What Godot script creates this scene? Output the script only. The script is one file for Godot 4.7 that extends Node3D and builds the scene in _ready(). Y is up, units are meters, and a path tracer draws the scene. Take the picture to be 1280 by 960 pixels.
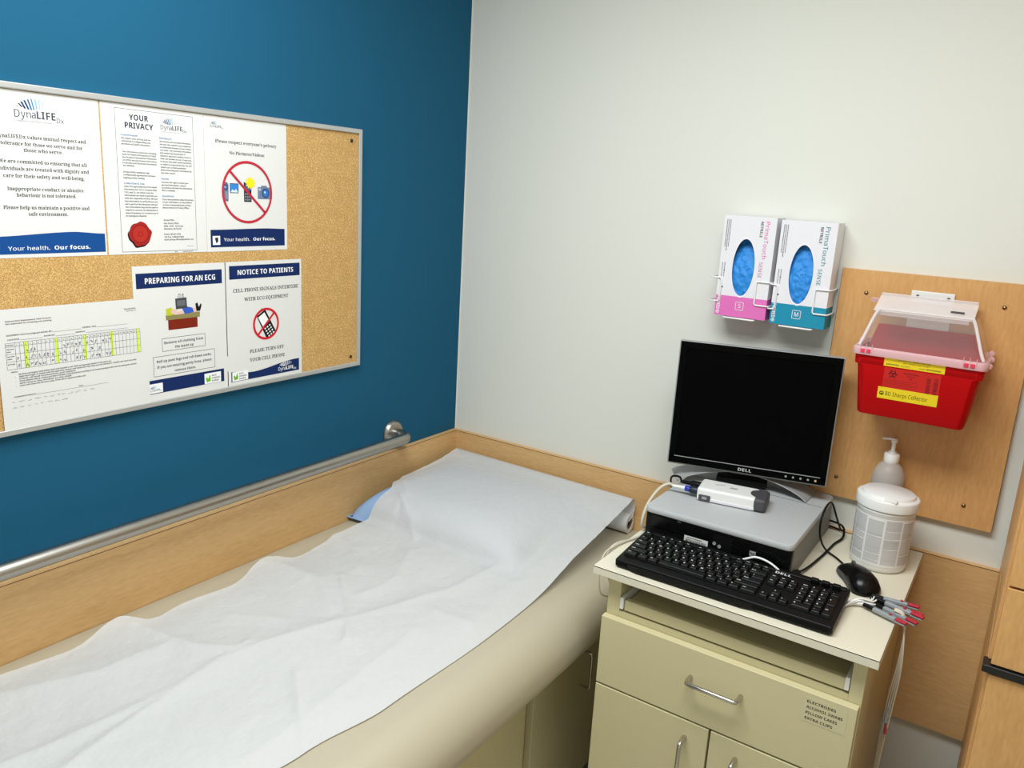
extends Node3D
# A clinic examination corner: blue wall with a cork notice board, padded couch with paper, computer cart, wall-hung supplies.
# Coordinates: x runs right along the back wall, y up from the floor, z from the back wall towards the camera.

class Geo:
	var v := PackedVector3Array()
	var n := PackedVector3Array()
	var t := PackedVector2Array()
	var x := Transform3D()          # applied to everything that is added
	var tag := false                # own texture coordinates given

	func plane_uv(p: Vector3, m: Vector3) -> Vector2:
		var a := m.abs()
		if a.y >= a.x and a.y >= a.z: return Vector2(p.x, p.z)
		if a.x >= a.z: return Vector2(p.z, -p.y)
		return Vector2(p.x, -p.y)

	func tri(a: Vector3, b: Vector3, c: Vector3, na: Vector3, nb: Vector3, nc: Vector3, uv = null) -> void:
		var P := [x * a, x * b, x * c]
		var N := [(x.basis * na).normalized(), (x.basis * nb).normalized(), (x.basis * nc).normalized()]
		var g: Vector3 = (P[2] - P[0]).cross(P[1] - P[0])
		if g.length_squared() < 1e-20: return
		var o := [0, 1, 2] if g.dot(N[0] + N[1] + N[2]) >= 0 else [0, 2, 1]
		for i in o:
			v.append(P[i]); n.append(N[i])
			t.append(uv[i] if uv != null else plane_uv(P[i], g))

	func quad(a: Vector3, b: Vector3, c: Vector3, d: Vector3, m: Vector3, uv = null) -> void:
		tri(a, b, c, m, m, m, [uv[0], uv[1], uv[2]] if uv != null else null)
		tri(a, c, d, m, m, m, [uv[0], uv[2], uv[3]] if uv != null else null)

	func box(c: Vector3, s: Vector3, r := 0.0, steps := 1) -> void:
		var h := s * 0.5
		r = minf(r, minf(h.x, minf(h.y, h.z)) * 0.999)
		if r <= 0.0:
			for ax in 3:
				for sg in [-1.0, 1.0]:
					var m := Vector3.ZERO; m[ax] = sg
					var u := Vector3.ZERO; u[(ax + 1) % 3] = h[(ax + 1) % 3]
					var w := Vector3.ZERO; w[(ax + 2) % 3] = h[(ax + 2) % 3]
					var o := c + m * h[ax]
					quad(o - u - w, o + u - w, o + u + w, o - u + w, m)
			return
		for ax in 3:
			var a1 := (ax + 1) % 3
			var a2 := (ax + 2) % 3
			var l1 := lines(h[a1], r, steps)
			var l2 := lines(h[a2], r, steps)
			for sg in [-1.0, 1.0]:
				for i in l1.size() - 1:
					for j in l2.size() - 1:
						var P := []
						var N := []
						for k in [[0, 0], [1, 0], [1, 1], [0, 1]]:
							var p := Vector3.ZERO
							p[ax] = sg * h[ax]; p[a1] = l1[i + k[0]]; p[a2] = l2[j + k[1]]
							var q := Vector3(clampf(p.x, -h.x + r, h.x - r), clampf(p.y, -h.y + r, h.y - r), clampf(p.z, -h.z + r, h.z - r))
							var d := (p - q).normalized()
							P.append(c + q + d * r); N.append(d)
						tri(P[0], P[1], P[2], N[0], N[1], N[2])
						tri(P[0], P[2], P[3], N[0], N[2], N[3])

	func lines(h: float, r: float, steps: int) -> Array:
		var o := []
		for k in steps: o.append(-h + r * (1.0 - tan(PI / 4 * (1.0 - float(k) / steps))))
		o.append(-h + r); o.append(h - r)
		for k in steps: o.append(h - r + r * tan(PI / 4 * float(k + 1) / steps))
		return o

	# closed rings of equal length, joined one to the next; the ring runs so that (next ring) x (along ring) points out
	func loft(rings: Array, cap0 := true, cap1 := true, sharp := 0.55, closed := true) -> void:
		var k: int = rings[0].size()
		var nb := []
		for i in rings.size() - 1:
			var lo := []
			for e in 2:
				var row := []
				for j in k:
					var jp := (j + 1) % k
					var jm := (j - 1 + k) % k
					if not closed:
						jp = mini(j + 1, k - 1); jm = maxi(j - 1, 0)
					var ring: PackedVector3Array = rings[i + e]
					var tg: Vector3 = ring[jp] - ring[jm]
					if tg.length() < 1e-7:
						ring = rings[i + 1 - e]; tg = ring[jp] - ring[jm]
					var b: Vector3 = rings[i + 1][j] - rings[i][j]
					row.append(b.cross(tg).normalized())
				lo.append(row)
			nb.append(lo)
		for i in rings.size() - 1:
			for j in (k if closed else k - 1):
				var jn := (j + 1) % k
				var N := []
				for e in [[0, j], [0, jn], [1, jn], [1, j]]:
					var m: Vector3 = nb[i][e[0]][e[1]]
					var o := i - 1 if e[0] == 0 else i + 1
					if o >= 0 and o < nb.size():
						var q: Vector3 = nb[o][1 - e[0]][e[1]]
						if q.dot(m) > sharp: m = (m + q).normalized()
					N.append(m)
				var P := [rings[i][j], rings[i][jn], rings[i + 1][jn], rings[i + 1][j]]
				tri(P[0], P[1], P[2], N[0], N[1], N[2])
				tri(P[0], P[2], P[3], N[0], N[2], N[3])
		if cap0: fan(rings[0], rings[0][0] - rings[1][0])
		if cap1: fan(rings[-1], rings[-1][0] - rings[-2][0])

	func fan(ring: PackedVector3Array, out: Vector3) -> void:
		var c := Vector3.ZERO
		for p in ring: c += p
		c /= ring.size()
		var m := Vector3.ZERO
		for j in ring.size(): m += (ring[j] - c).cross(ring[(j + 1) % ring.size()] - c)
		if m.length() < 1e-14: return
		m = m.normalized()
		if m.dot(out) < 0: m = -m
		for j in ring.size(): tri(c, ring[j], ring[(j + 1) % ring.size()], m, m, m)

	func lathe(profile: Array, segs := 24, at := Vector3.ZERO, sharp := 0.55, caps := true) -> void:
		var rings := []
		for p in profile:
			var r := PackedVector3Array()
			for j in segs:
				var a := TAU * j / segs
				r.append(at + Vector3(cos(a) * p[0], p[1], sin(a) * p[0]))
			rings.append(r)
		loft(rings, caps and profile[0][0] > 1e-6, caps and profile[-1][0] > 1e-6, sharp)

	func tube(path: Array, r: float, sides := 8, smooth := 0, closed := false) -> void:
		var pts := path
		if smooth > 0:
			pts = []
			for i in path.size() - 1:
				var p0: Vector3 = path[maxi(i - 1, 0)]
				var p3: Vector3 = path[mini(i + 2, path.size() - 1)]
				for s in smooth:
					pts.append(path[i].cubic_interpolate(path[i + 1], p0, p3, float(s) / smooth))
			pts.append(path[-1])
		var up := Vector3(0.31, 0.87, 0.37)
		var rings := []
		for i in pts.size():
			var d: Vector3 = (pts[mini(i + 1, pts.size() - 1)] - pts[maxi(i - 1, 0)]).normalized()
			if closed: d = (pts[(i + 1) % pts.size()] - pts[(i - 1 + pts.size()) % pts.size()]).normalized()
			var s := d.cross(up)
			if s.length() < 0.05: s = d.cross(Vector3(0.9, 0.1, 0.4))
			s = s.normalized()
			up = s.cross(d).normalized()
			var ring := PackedVector3Array()
			for j in sides:
				var a := TAU * j / sides
				ring.append(pts[i] + (s * cos(a) + up * sin(a)) * r)
			rings.append(ring)
		if closed: rings.append(rings[0])
		loft(rings, not closed, not closed)

	# 2D outline in xy, from z0 to z1
	func prism(poly: PackedVector2Array, z0: float, z1: float) -> void:
		var idx := Geometry2D.triangulate_polygon(poly)
		for k in range(0, idx.size(), 3):
			for z in [z0, z1]:
				var m := Vector3(0, 0, 1 if z == maxf(z0, z1) else -1)
				tri(Vector3(poly[idx[k]].x, poly[idx[k]].y, z), Vector3(poly[idx[k + 1]].x, poly[idx[k + 1]].y, z), Vector3(poly[idx[k + 2]].x, poly[idx[k + 2]].y, z), m, m, m)
		var cw := Geometry2D.is_polygon_clockwise(poly)
		for j in poly.size():
			var a := poly[j]
			var b := poly[(j + 1) % poly.size()]
			var e := (b - a).normalized()
			var m2 := Vector3(e.y, -e.x, 0) * (-1.0 if cw else 1.0)
			quad(Vector3(a.x, a.y, z0), Vector3(b.x, b.y, z0), Vector3(b.x, b.y, z1), Vector3(a.x, a.y, z1), m2)

	func flat(poly: PackedVector2Array, z: float) -> void:
		var idx := Geometry2D.triangulate_polygon(poly)
		var m := Vector3(0, 0, 1)
		for k in range(0, idx.size(), 3):
			tri(Vector3(poly[idx[k]].x, poly[idx[k]].y, z), Vector3(poly[idx[k + 1]].x, poly[idx[k + 1]].y, z), Vector3(poly[idx[k + 2]].x, poly[idx[k + 2]].y, z), m, m, m)

	func rect(x0: float, y0: float, x1: float, y1: float, z: float) -> void:
		quad(Vector3(x0, y0, z), Vector3(x1, y0, z), Vector3(x1, y1, z), Vector3(x0, y1, z), Vector3(0, 0, 1))

	func line(a: Vector2, b: Vector2, w: float, z: float) -> void:
		var e := (b - a).normalized().orthogonal() * w * 0.5
		quad(Vector3(a.x - e.x, a.y - e.y, z), Vector3(b.x - e.x, b.y - e.y, z), Vector3(b.x + e.x, b.y + e.y, z), Vector3(a.x + e.x, a.y + e.y, z), Vector3(0, 0, 1))

	func frame(x0: float, y0: float, x1: float, y1: float, w: float, z: float) -> void:
		rect(x0, y0, x1, y0 + w, z); rect(x0, y1 - w, x1, y1, z); rect(x0, y0, x0 + w, y1, z); rect(x1 - w, y0, x1, y1, z)

	func ring(c: Vector2, r0: float, r1: float, z: float, a0 := 0.0, a1 := TAU, segs := 40, sy := 1.0) -> void:
		for k in segs:
			var a := lerpf(a0, a1, float(k) / segs)
			var b := lerpf(a0, a1, float(k + 1) / segs)
			quad(Vector3(c.x + cos(a) * r0, c.y + sin(a) * r0 * sy, z), Vector3(c.x + cos(a) * r1, c.y + sin(a) * r1 * sy, z), Vector3(c.x + cos(b) * r1, c.y + sin(b) * r1 * sy, z), Vector3(c.x + cos(b) * r0, c.y + sin(b) * r0 * sy, z), Vector3(0, 0, 1))

	# rows of points, smooth normals; twice with a thickness if given
	func sheet(P: Array, flip := 1.0) -> void:
		var R := P.size()
		var C: int = P[0].size()
		var N := []
		for i in R:
			var row := PackedVector3Array()
			for j in C:
				var a: Vector3 = P[mini(i + 1, R - 1)][j] - P[maxi(i - 1, 0)][j]
				var b: Vector3 = P[i][mini(j + 1, C - 1)] - P[i][maxi(j - 1, 0)]
				row.append(a.cross(b).normalized() * flip)
			N.append(row)
		for i in R - 1:
			for j in C - 1:
				tri(P[i][j], P[i + 1][j], P[i + 1][j + 1], N[i][j], N[i + 1][j], N[i + 1][j + 1])
				tri(P[i][j], P[i + 1][j + 1], P[i][j + 1], N[i][j], N[i + 1][j + 1], N[i][j + 1])

	func mesh() -> ArrayMesh:
		var a := []
		a.resize(Mesh.ARRAY_MAX)
		a[Mesh.ARRAY_VERTEX] = v
		a[Mesh.ARRAY_NORMAL] = n
		a[Mesh.ARRAY_TEX_UV] = t
		var m := ArrayMesh.new()
		m.add_surface_from_arrays(Mesh.PRIMITIVE_TRIANGLES, a)
		return m


var M := {}              # materials by name
var taken := {}          # top-level names in use
var fonts := {}
var glyphs := {}

func geo(at := Vector3.ZERO, basis := Basis()) -> Geo:
	var g := Geo.new()
	g.x = Transform3D(basis, at)
	return g

func numbered(called: String) -> String:
	taken[called] = taken.get(called, 0) + 1
	return called if taken[called] == 1 else "%s_%03d" % [called, taken[called] - 1]

func thing(called: String, label: String, category: String, at := Vector3.ZERO, turn := 0.0, group := "") -> Node3D:
	var o := Node3D.new()
	o.name = numbered(called)
	add_child(o)
	o.position = at
	o.rotation.y = turn
	o.set_meta("label", label)
	o.set_meta("category", category)
	if group: o.set_meta("group", group)
	return o

func part(g: Geo, called: String, material: Material, parent: Node3D, label := "") -> MeshInstance3D:
	return shape(g.mesh(), called, material, parent, label)

func shape(m: Mesh, called: String, material: Material, parent: Node3D, label := "") -> MeshInstance3D:
	var o := MeshInstance3D.new()
	o.mesh = m
	o.name = called
	o.material_override = material
	o.cast_shadow = GeometryInstance3D.SHADOW_CASTING_SETTING_ON
	parent.add_child(o, true)
	if label: o.set_meta("label", label)
	return o

func structure(g: Geo, called: String, material: Material, label: String, category: String) -> MeshInstance3D:
	var o := part(g, called, material, self)
	o.set_meta("kind", "structure")
	o.set_meta("label", label)
	o.set_meta("category", category)
	return o

func rgb(r: int, g: int, b: int, a := 255) -> Color:
	return Color8(r, g, b, a)

func paint(called: String, c: Color, rough := 0.6, metal := 0.0) -> StandardMaterial3D:
	var m := StandardMaterial3D.new()
	m.resource_name = called
	m.albedo_color = c
	m.roughness = rough
	m.metallic = metal
	if c.a < 0.999: m.transparency = BaseMaterial3D.TRANSPARENCY_ALPHA
	M[called] = m
	return m

# several inks in one printed layer: geometry by colour, joined with vertex colours
func join_print(parts: Array, called: String, parent: Node3D) -> MeshInstance3D:
	var v := PackedVector3Array()
	var n := PackedVector3Array()
	var c := PackedColorArray()
	for p in parts:
		v.append_array(p[0].v)
		n.append_array(p[0].n)
		var l: Color = p[1].srgb_to_linear()
		for i in p[0].v.size(): c.append(l)
	var a := []
	a.resize(Mesh.ARRAY_MAX)
	a[Mesh.ARRAY_VERTEX] = v
	a[Mesh.ARRAY_NORMAL] = n
	a[Mesh.ARRAY_COLOR] = c
	var m := ArrayMesh.new()
	m.add_surface_from_arrays(Mesh.PRIMITIVE_TRIANGLES, a)
	if not M.has("printing_ink"):
		paint("printing_ink", Color.WHITE, 0.75).vertex_color_use_as_albedo = true
		M.printing_ink.metallic_specular = 0.25
	return shape(m, called, M.printing_ink, parent)

func ink(c: Color) -> StandardMaterial3D:
	var k := "ink_" + c.to_html(false)
	if not M.has(k): paint(k, c, 0.7)
	return M[k]

func font(kind: String) -> Font:
	if not fonts.has(kind):
		var f := SystemFont.new()
		f.font_names = PackedStringArray(["Droid Serif" if kind.begins_with("serif") else "Droid Sans"])
		f.font_weight = 700 if kind.ends_with("bold") else 400
		fonts[kind] = f
	return fonts[kind]

func text_mesh(s: String, kind: String, fine: bool) -> TextMesh:
	var tm := TextMesh.new()
	tm.font = font(kind)
	tm.font_size = 32
	tm.pixel_size = 1.0 / 32.0
	tm.depth = 0.0
	tm.curve_step = 1.5 if fine else 5.0
	tm.horizontal_alignment = HORIZONTAL_ALIGNMENT_LEFT
	tm.text = s
	return tm

# lettering by its capital height; align 0 left, 1 centre, 2 right; fit = exact width (0: natural)
func write(g: Geo, s: String, cap: float, at: Vector2, z: float, align := 0, kind := "sans", fit := 0.0, turn := 0.0) -> void:
	var fine := cap > 0.0045
	var key := kind + str(fine)
	if not glyphs.has(key): glyphs[key] = text_mesh("H", kind, fine).get_aabb()
	var hb: AABB = glyphs[key]
	var tm := text_mesh(s, kind, fine)
	var bb := tm.get_aabb()
	var ky := cap / hb.size.y
	var kx := ky
	if fit > 0.0: kx = fit / bb.size.x
	var ox := bb.position.x + bb.size.x * 0.5 * align
	var r := Transform2D(turn, at)
	for si in tm.get_surface_count():
		var arr := tm.surface_get_arrays(si)
		var vs: PackedVector3Array = arr[Mesh.ARRAY_VERTEX]
		var idx = arr[Mesh.ARRAY_INDEX]
		var order: PackedInt32Array = idx if idx != null else PackedInt32Array(range(vs.size()))
		var m := Vector3(0, 0, 1)
		for k in range(0, order.size(), 3):
			var q := []
			for e in 3:
				var p := vs[order[k + e]]
				var w := r * Vector2((p.x - ox) * kx, (p.y - hb.position.y) * ky)
				q.append(Vector3(w.x, w.y, z))
			g.tri(q[0], q[1], q[2], m, m, m)

func noise_image(w: int, h: int, freq: float, sd: int, octaves := 3, cell := false) -> Image:
	var f := FastNoiseLite.new()
	f.seed = sd
	f.frequency = freq
	f.noise_type = FastNoiseLite.TYPE_CELLULAR if cell else FastNoiseLite.TYPE_SIMPLEX_SMOOTH
	f.fractal_octaves = octaves
	var im := f.get_seamless_image(w, h)
	im.convert(Image.FORMAT_L8)
	return im

# colour = mix along stops by a value built from weighted grey images
func blend(ims: Array, weights: Array, lo: Color, hi: Color, gain := 1.0) -> ImageTexture:
	var w: int = ims[0].get_width()
	var h: int = ims[0].get_height()
	var data := []
	for im in ims: data.append(im.get_data())
	var out := PackedByteArray()
	out.resize(w * h * 3)
	for i in w * h:
		var s := 0.0
		for k in data.size(): s += (data[k][i] / 255.0 - 0.5) * weights[k]
		s = clampf(0.5 + s * gain, 0.0, 1.0)
		out[i * 3] = int(lerpf(lo.r, hi.r, s) * 255.0)
		out[i * 3 + 1] = int(lerpf(lo.g, hi.g, s) * 255.0)
		out[i * 3 + 2] = int(lerpf(lo.b, hi.b, s) * 255.0)
	return ImageTexture.create_from_image(Image.create_from_data(w, h, false, Image.FORMAT_RGB8, out))

func stretched(w0: int, h0: int, w: int, h: int, freq: float, sd: int, oct := 3) -> Image:
	var im := noise_image(w0, h0, freq, sd, oct)
	im.resize(w, h, Image.INTERPOLATE_CUBIC)
	return im

func bumpy(m: StandardMaterial3D, freq: float, scale: float, tile: float, sd: int) -> void:
	var nt := NoiseTexture2D.new()
	var f := FastNoiseLite.new()
	f.seed = sd
	f.frequency = freq
	nt.noise = f
	nt.width = 512
	nt.height = 512
	nt.seamless = true
	nt.as_normal_map = true
	nt.bump_strength = 6.0
	m.normal_enabled = true
	m.normal_texture = nt
	m.normal_scale = scale
	m.uv1_triplanar = true
	m.uv1_scale = Vector3.ONE / tile

func wood(called: String, lo: Color, hi: Color, upright: bool, sd: int) -> void:
	var w := 1024
	var h := 512
	var ims := [stretched(128, 512, w, h, 0.10, sd, 4), stretched(64, 256, w, h, 0.02, sd + 1, 3), stretched(256, 512, w, h, 0.16, sd + 2, 2)]
	var tex := blend(ims, [0.42, 0.22, 0.42], lo, hi)
	if upright:
		var im := tex.get_image()
		im.rotate_90(CLOCKWISE)
		tex = ImageTexture.create_from_image(im)
	var m := paint(called, Color.WHITE, 0.42)
	m.albedo_texture = tex
	m.uv1_scale = Vector3(1.8, 0.9, 1) if upright else Vector3(0.9, 1.8, 1)

func make_materials() -> void:
	paint("blue_wall", rgb(31, 89, 119), 0.7).metallic_specular = 0.2
	paint("white_wall", rgb(226, 226, 216), 0.8).metallic_specular = 0.25
	paint("ceiling", rgb(238, 238, 234), 0.9)
	paint("floor", rgb(196, 190, 178), 0.5)  # out of view; pale so that it bounces light upwards
	wood("wood", rgb(204, 160, 102), rgb(230, 190, 134), false, 11)
	wood("wood_upright", rgb(200, 148, 88), rgb(226, 176, 114), true, 23)
	paint("wood_edge", rgb(112, 78, 46), 0.6)  # also paints the shade on the backing board's sides
	var cork := paint("cork", Color.WHITE, 0.9)
	cork.albedo_texture = blend([noise_image(512, 512, 0.16, 5, 2, true), noise_image(512, 512, 0.33, 6, 3), noise_image(512, 512, 0.02, 7, 2)], [0.6, 1.5, 0.15], rgb(160, 114, 58), rgb(234, 198, 132), 1.0)
	cork.uv1_scale = Vector3(2.6, 2.6, 1)
	paint("aluminium", rgb(196, 197, 194), 0.42, 0.55)
	paint("paper", rgb(222, 221, 217), 0.8)
	var steel := paint("steel", rgb(178, 174, 166), 0.34, 1.0)
	steel.resource_name = "brushed_steel"
	paint("chrome", rgb(196, 192, 184), 0.2, 1.0)
	paint("brass_screw", rgb(150, 128, 92), 0.3, 1.0)
	paint("black_screw", rgb(24, 22, 20), 0.5)
	var vinyl := paint("vinyl", rgb(186, 176, 152), 0.55)
	bumpy(vinyl, 0.2, 0.12, 0.05, 31)
	paint("couch_base", rgb(206, 195, 152), 0.5)
	var sheet := paint("couch_paper", rgb(218, 218, 216, 204), 0.85)
	bumpy(sheet, 0.03, 0.35, 0.22, 41)
	var solid := paint("roll_paper", rgb(226, 226, 224), 0.8)
	bumpy(solid, 0.03, 0.2, 0.22, 42)
	paint("cardboard", rgb(120, 92, 62), 0.9)
	var pc := paint("pillow_blue", rgb(152, 184, 226), 0.85)
	bumpy(pc, 0.03, 0.5, 0.12, 43)
	paint("cream", rgb(208, 198, 156), 0.45)
	paint("cream_top", rgb(222, 216, 194), 0.45)
	paint("seam", rgb(64, 50, 34), 0.7)
	paint("black_plastic", rgb(13, 13, 13), 0.45).metallic_specular = 0.3
	paint("bezel_black", rgb(7, 7, 7), 0.5).metallic_specular = 0.12
	paint("black_gloss", rgb(9, 9, 10), 0.25).metallic_specular = 0.35
	paint("key_black", rgb(16, 16, 16), 0.4).metallic_specular = 0.35
	paint("screen_black", rgb(5, 5, 6), 0.35).metallic_specular = 0.12
	paint("silver_plastic", rgb(158, 160, 160), 0.4)
	paint("pc_grey", rgb(184, 187, 187), 0.5)
	paint("pc_side", rgb(128, 127, 122), 0.5)
	paint("grey_rubber", rgb(70, 70, 72), 0.6)
	paint("white_plastic", rgb(236, 236, 232), 0.35)
	paint("wire_white", rgb(240, 240, 238), 0.4)
	paint("off_white_cable", rgb(206, 198, 178), 0.5)
	paint("blue_plug", rgb(40, 60, 176), 0.4)
	paint("dark_plug", rgb(28, 34, 52), 0.45)
	paint("carton_white", rgb(232, 230, 234), 0.55)
	paint("carton_pink", rgb(226, 112, 186), 0.55)
	paint("carton_teal", rgb(0, 140, 172), 0.55)
	var glove := paint("nitrile", rgb(38, 140, 222), 0.5)
	bumpy(glove, 0.05, 0.8, 0.05, 44)
	paint("sharps_red", rgb(190, 8, 14), 0.45).metallic_specular = 0.25
	paint("sharps_lid", rgb(250, 244, 244, 24), 0.2)
	paint("sharps_frost", rgb(248, 240, 238, 140), 0.4)
	paint("sharps_rim", rgb(248, 206, 210, 140), 0.4)
	paint("label_yellow", rgb(240, 214, 30), 0.5)
	paint("label_red", rgb(206, 26, 20), 0.5)
	paint("bottle_clear", rgb(206, 200, 192, 150), 0.4)
	paint("lead_grey", rgb(150, 156, 158), 0.45)
	paint("lead_red", rgb(186, 36, 58), 0.5)
	paint("laminate_black", rgb(20, 19, 19), 0.35)
	paint("lamp_frame", rgb(235, 235, 232), 0.5)
	var glow := paint("lamp_diffuser", rgb(250, 248, 242), 0.6)
	glow.emission_enabled = true
	glow.emission = rgb(255, 246, 230)
	glow.emission_energy_multiplier = 1.2

func box_at(x0: float, y0: float, z0: float, x1: float, y1: float, z1: float, r := 0.0) -> Geo:
	var g := geo()
	g.box(Vector3(x0 + x1, y0 + y1, z0 + z1) * 0.5, Vector3(x1 - x0, y1 - y0, z1 - z0), r)
	return g

func setup_camera_and_light() -> void:
	var cam := Camera3D.new()
	cam.name = "camera"
	add_child(cam)
	cam.position = Vector3(1.4974, 1.6317, 1.9707)
	cam.rotation_degrees = Vector3(-13.5528, 33.1652, 3.3003)
	cam.fov = 51.643
	cam.near = 0.05
	cam.current = true
	var we := WorldEnvironment.new()
	we.name = "environment"
	var e := Environment.new()
	e.background_mode = Environment.BG_COLOR
	e.background_color = Color(0, 0, 0)
	e.tonemap_mode = Environment.TONE_MAPPER_LINEAR
	e.tonemap_exposure = EXPOSURE
	e.sdfgi_enabled = true
	e.ssao_enabled = true
	e.ssil_enabled = true
	we.environment = e
	add_child(we)
	# light of the out-of-view ceiling fitting, placed to light both walls and couch
	var al := AreaLight3D.new()
	al.name = "unseen_ceiling_light_source"
	al.area_size = Vector2(1.16, 0.56)
	al.light_energy = 6.0
	al.light_color = Color(0.965, 0.985, 1.0)
	al.area_range = 12.0
	al.shadow_enabled = true
	add_child(al)
	al.position = LAMP + Vector3(0, -0.02, 0)
	al.rotation_degrees = Vector3(-90, 0, 0)

const LAMP := Vector3(0.95, 2.45, 1.25)
const EXPOSURE := 0.585

const RX := 2.2      # room width; the unseen right wall stands close to bounce light
const RZ := 2.7      # room depth; the unseen front wall stands close to bounce light
const RY := 2.45     # ceiling height; the unseen ceiling is low to bounce light

func make_room() -> void:
	structure(box_at(-0.1, -0.1, -0.1, RX + 0.1, 0.0, RZ + 0.1), "floor", M.floor, "unseen plain pale vinyl floor that bounces light into the room", "floor")
	structure(box_at(-0.1, RY, -0.1, RX + 0.1, RY + 0.1, RZ + 0.1), "ceiling", M.ceiling, "unseen plain white ceiling that bounces light into the room", "ceiling")
	structure(box_at(-0.1, 0.0, 0.0, 0.0, RY, RZ), "wall_left", M.blue_wall, "deep blue painted wall behind the cork notice board", "wall")
	var back := structure(box_at(-0.1, 0.0, -0.1, RX + 0.1, RY, 0.0), "wall_back", M.white_wall, "off-white painted wall behind the computer and glove boxes", "wall")
	part(box_at(0.0, 0.88, 0.0, 0.0005, RY, 0.0032), "paint_edge", M.white_wall, back)
	structure(box_at(RX, 0.0, 0.0, RX + 0.1, RY, RZ), "unseen_wall_right", M.white_wall, "unseen off-white wall at the right, set close to bounce light", "wall")
	structure(box_at(-0.1, 0.0, RZ, RX + 0.1, RY, RZ + 0.1), "unseen_wall_front", M.white_wall, "unseen off-white wall opposite the computer, set close to bounce light", "wall")
	# wood laminate bumper boards along both walls
	var a := structure(box_at(0.0, 0.448, 0.0165, 0.016, 0.88, 2.3), "trim_1", M.wood, "wood laminate bumper board along the blue wall", "bumper board")
	part(box_at(0.0152, 0.8778, 0.0165, 0.0163, 0.8792, 2.3), "dark_edge", M.wood_edge, a, "thin dark strip painting the shaded edge")
	var b := structure(box_at(0.0, 0.448, 0.0, 1.53, 0.88, 0.016), "trim_2", M.wood, "wood laminate bumper board along the white wall behind the cart", "bumper board")
	part(box_at(0.0165, 0.8778, 0.0152, 1.53, 0.8792, 0.0163), "dark_edge", M.wood_edge, b, "thin dark strip painting the shaded edge")
	# ceiling light out of view, sized and placed to light this corner
	var l := thing("unseen_ceiling_light", "unseen long ceiling light with frosted diffuser, lighting the whole corner", "light", LAMP)
	for s in [-1, 1]:
		var g := geo()
		g.box(Vector3(0, -0.006, 0.295 * s), Vector3(1.24, 0.012, 0.03), 0.003)
		part(g, "frame_rail", M.lamp_frame, l)
		g = geo()
		g.box(Vector3(0.605 * s, -0.006, 0), Vector3(0.03, 0.012, 0.56), 0.003)
		part(g, "frame_rail", M.lamp_frame, l)
	var d := geo()
	d.box(Vector3(0, -0.004, 0), Vector3(1.18, 0.004, 0.56))
	part(d, "diffuser", M.lamp_diffuser, l)

func screw(parent: Node3D, at: Vector3, dir: String, r: float, m: Material, called := "screw") -> void:
	var b := Basis(Vector3.RIGHT, PI / 2) if dir == "z" else Basis(Vector3.FORWARD, PI / 2)
	var g := geo(at, b)
	g.lathe([[r, 0.0], [r, r * 0.25], [r * 0.6, r * 0.7], [0.0, r * 0.85]], 12)
	part(g, called, m, parent)

func make_board() -> void:
	var o := thing("cork_board", "cork notice board with aluminium frame on the blue wall", "notice board", Vector3(0, 1.158, 0.91))
	# local: x out of the wall, y up from the lower edge, z along the wall
	var hw := 0.457
	var H := 0.606
	var g := geo()
	g.box(Vector3(0.006, H / 2, 0), Vector3(0.008, H - 0.01, 2 * hw - 0.01))
	part(g, "cork_panel", M.cork, o)
	for s in [-1, 1]:
		g = geo()
		g.box(Vector3(0.008, H / 2, s * (hw - 0.0055)), Vector3(0.015, H, 0.011), 0.002)
		part(g, "frame_rail", M.aluminium, o)
	for y in [0.0055, H - 0.0055]:
		g = geo()
		g.box(Vector3(0.008, y, 0), Vector3(0.015, 0.011, 2 * hw - 0.022), 0.002)
		part(g, "frame_rail", M.aluminium, o)
	screw(o, Vector3(0.010, 1.734 - 1.158, 0.487 - 0.91), "x", 0.0045, M.black_screw)
	screw(o, Vector3(0.010, 1.185 - 1.158, 0.484 - 0.91), "x", 0.0045, M.black_screw)

var page: Node3D
var inks := {}
const PW := 0.2159
const PH := 0.2794
var page_h := PH

# a sheet on the board: z of its left edge, y of its top edge; print is laid out in millimetres from the top left corner
func begin_page(called: String, label: String, category: String, zl: float, yt: float, x := 0.0106, w := PW, h := PH) -> void:
	page = thing(called, label, category, Vector3(x, yt - h, zl), PI / 2, "sheets pinned to the cork board")
	page_h = h
	inks = {}
	# the sheet, not quite flat
	var g := geo()
	var rows := []
	for i in 9:
		var row := PackedVector3Array()
		for j in 7:
			row.append(Vector3(w * j / 6.0, h * i / 8.0, 0.0))
		rows.append(row)
	g.sheet(rows, -1.0)
	g.box(Vector3(w / 2, h / 2, -0.00022), Vector3(w, h, 0.0004))
	part(g, "sheet", M.paper, page)

func pen(c: Color, layer := 0) -> Array:
	var k := [c.to_html(false), layer]
	if not inks.has(k): inks[k] = [geo(), 0.0002 + 0.00012 * layer, c]
	return inks[k]

func end_page() -> void:
	var parts := []
	for k in inks: parts.append([inks[k][0], inks[k][2]])
	join_print(parts, "print", page)

func mm(u: float, v: float) -> Vector2:
	return Vector2(u * 0.001, page_h - v * 0.001)

func words(s: String, u: float, v: float, cap: float, c := Color8(30, 30, 34), align := 0, kind := "sans", fit := 0.0, layer := 0) -> void:
	var p := pen(c, layer)
	write(p[0], s, cap * 0.001, mm(u, v), p[1], align, kind, fit * 0.001)

func block(u0: float, v0: float, u1: float, v1: float, c: Color, layer := 0) -> void:
	var p := pen(c, layer)
	var a := mm(u0, v1)
	var b := mm(u1, v0)
	p[0].rect(a.x, a.y, b.x, b.y, p[1])

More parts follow.
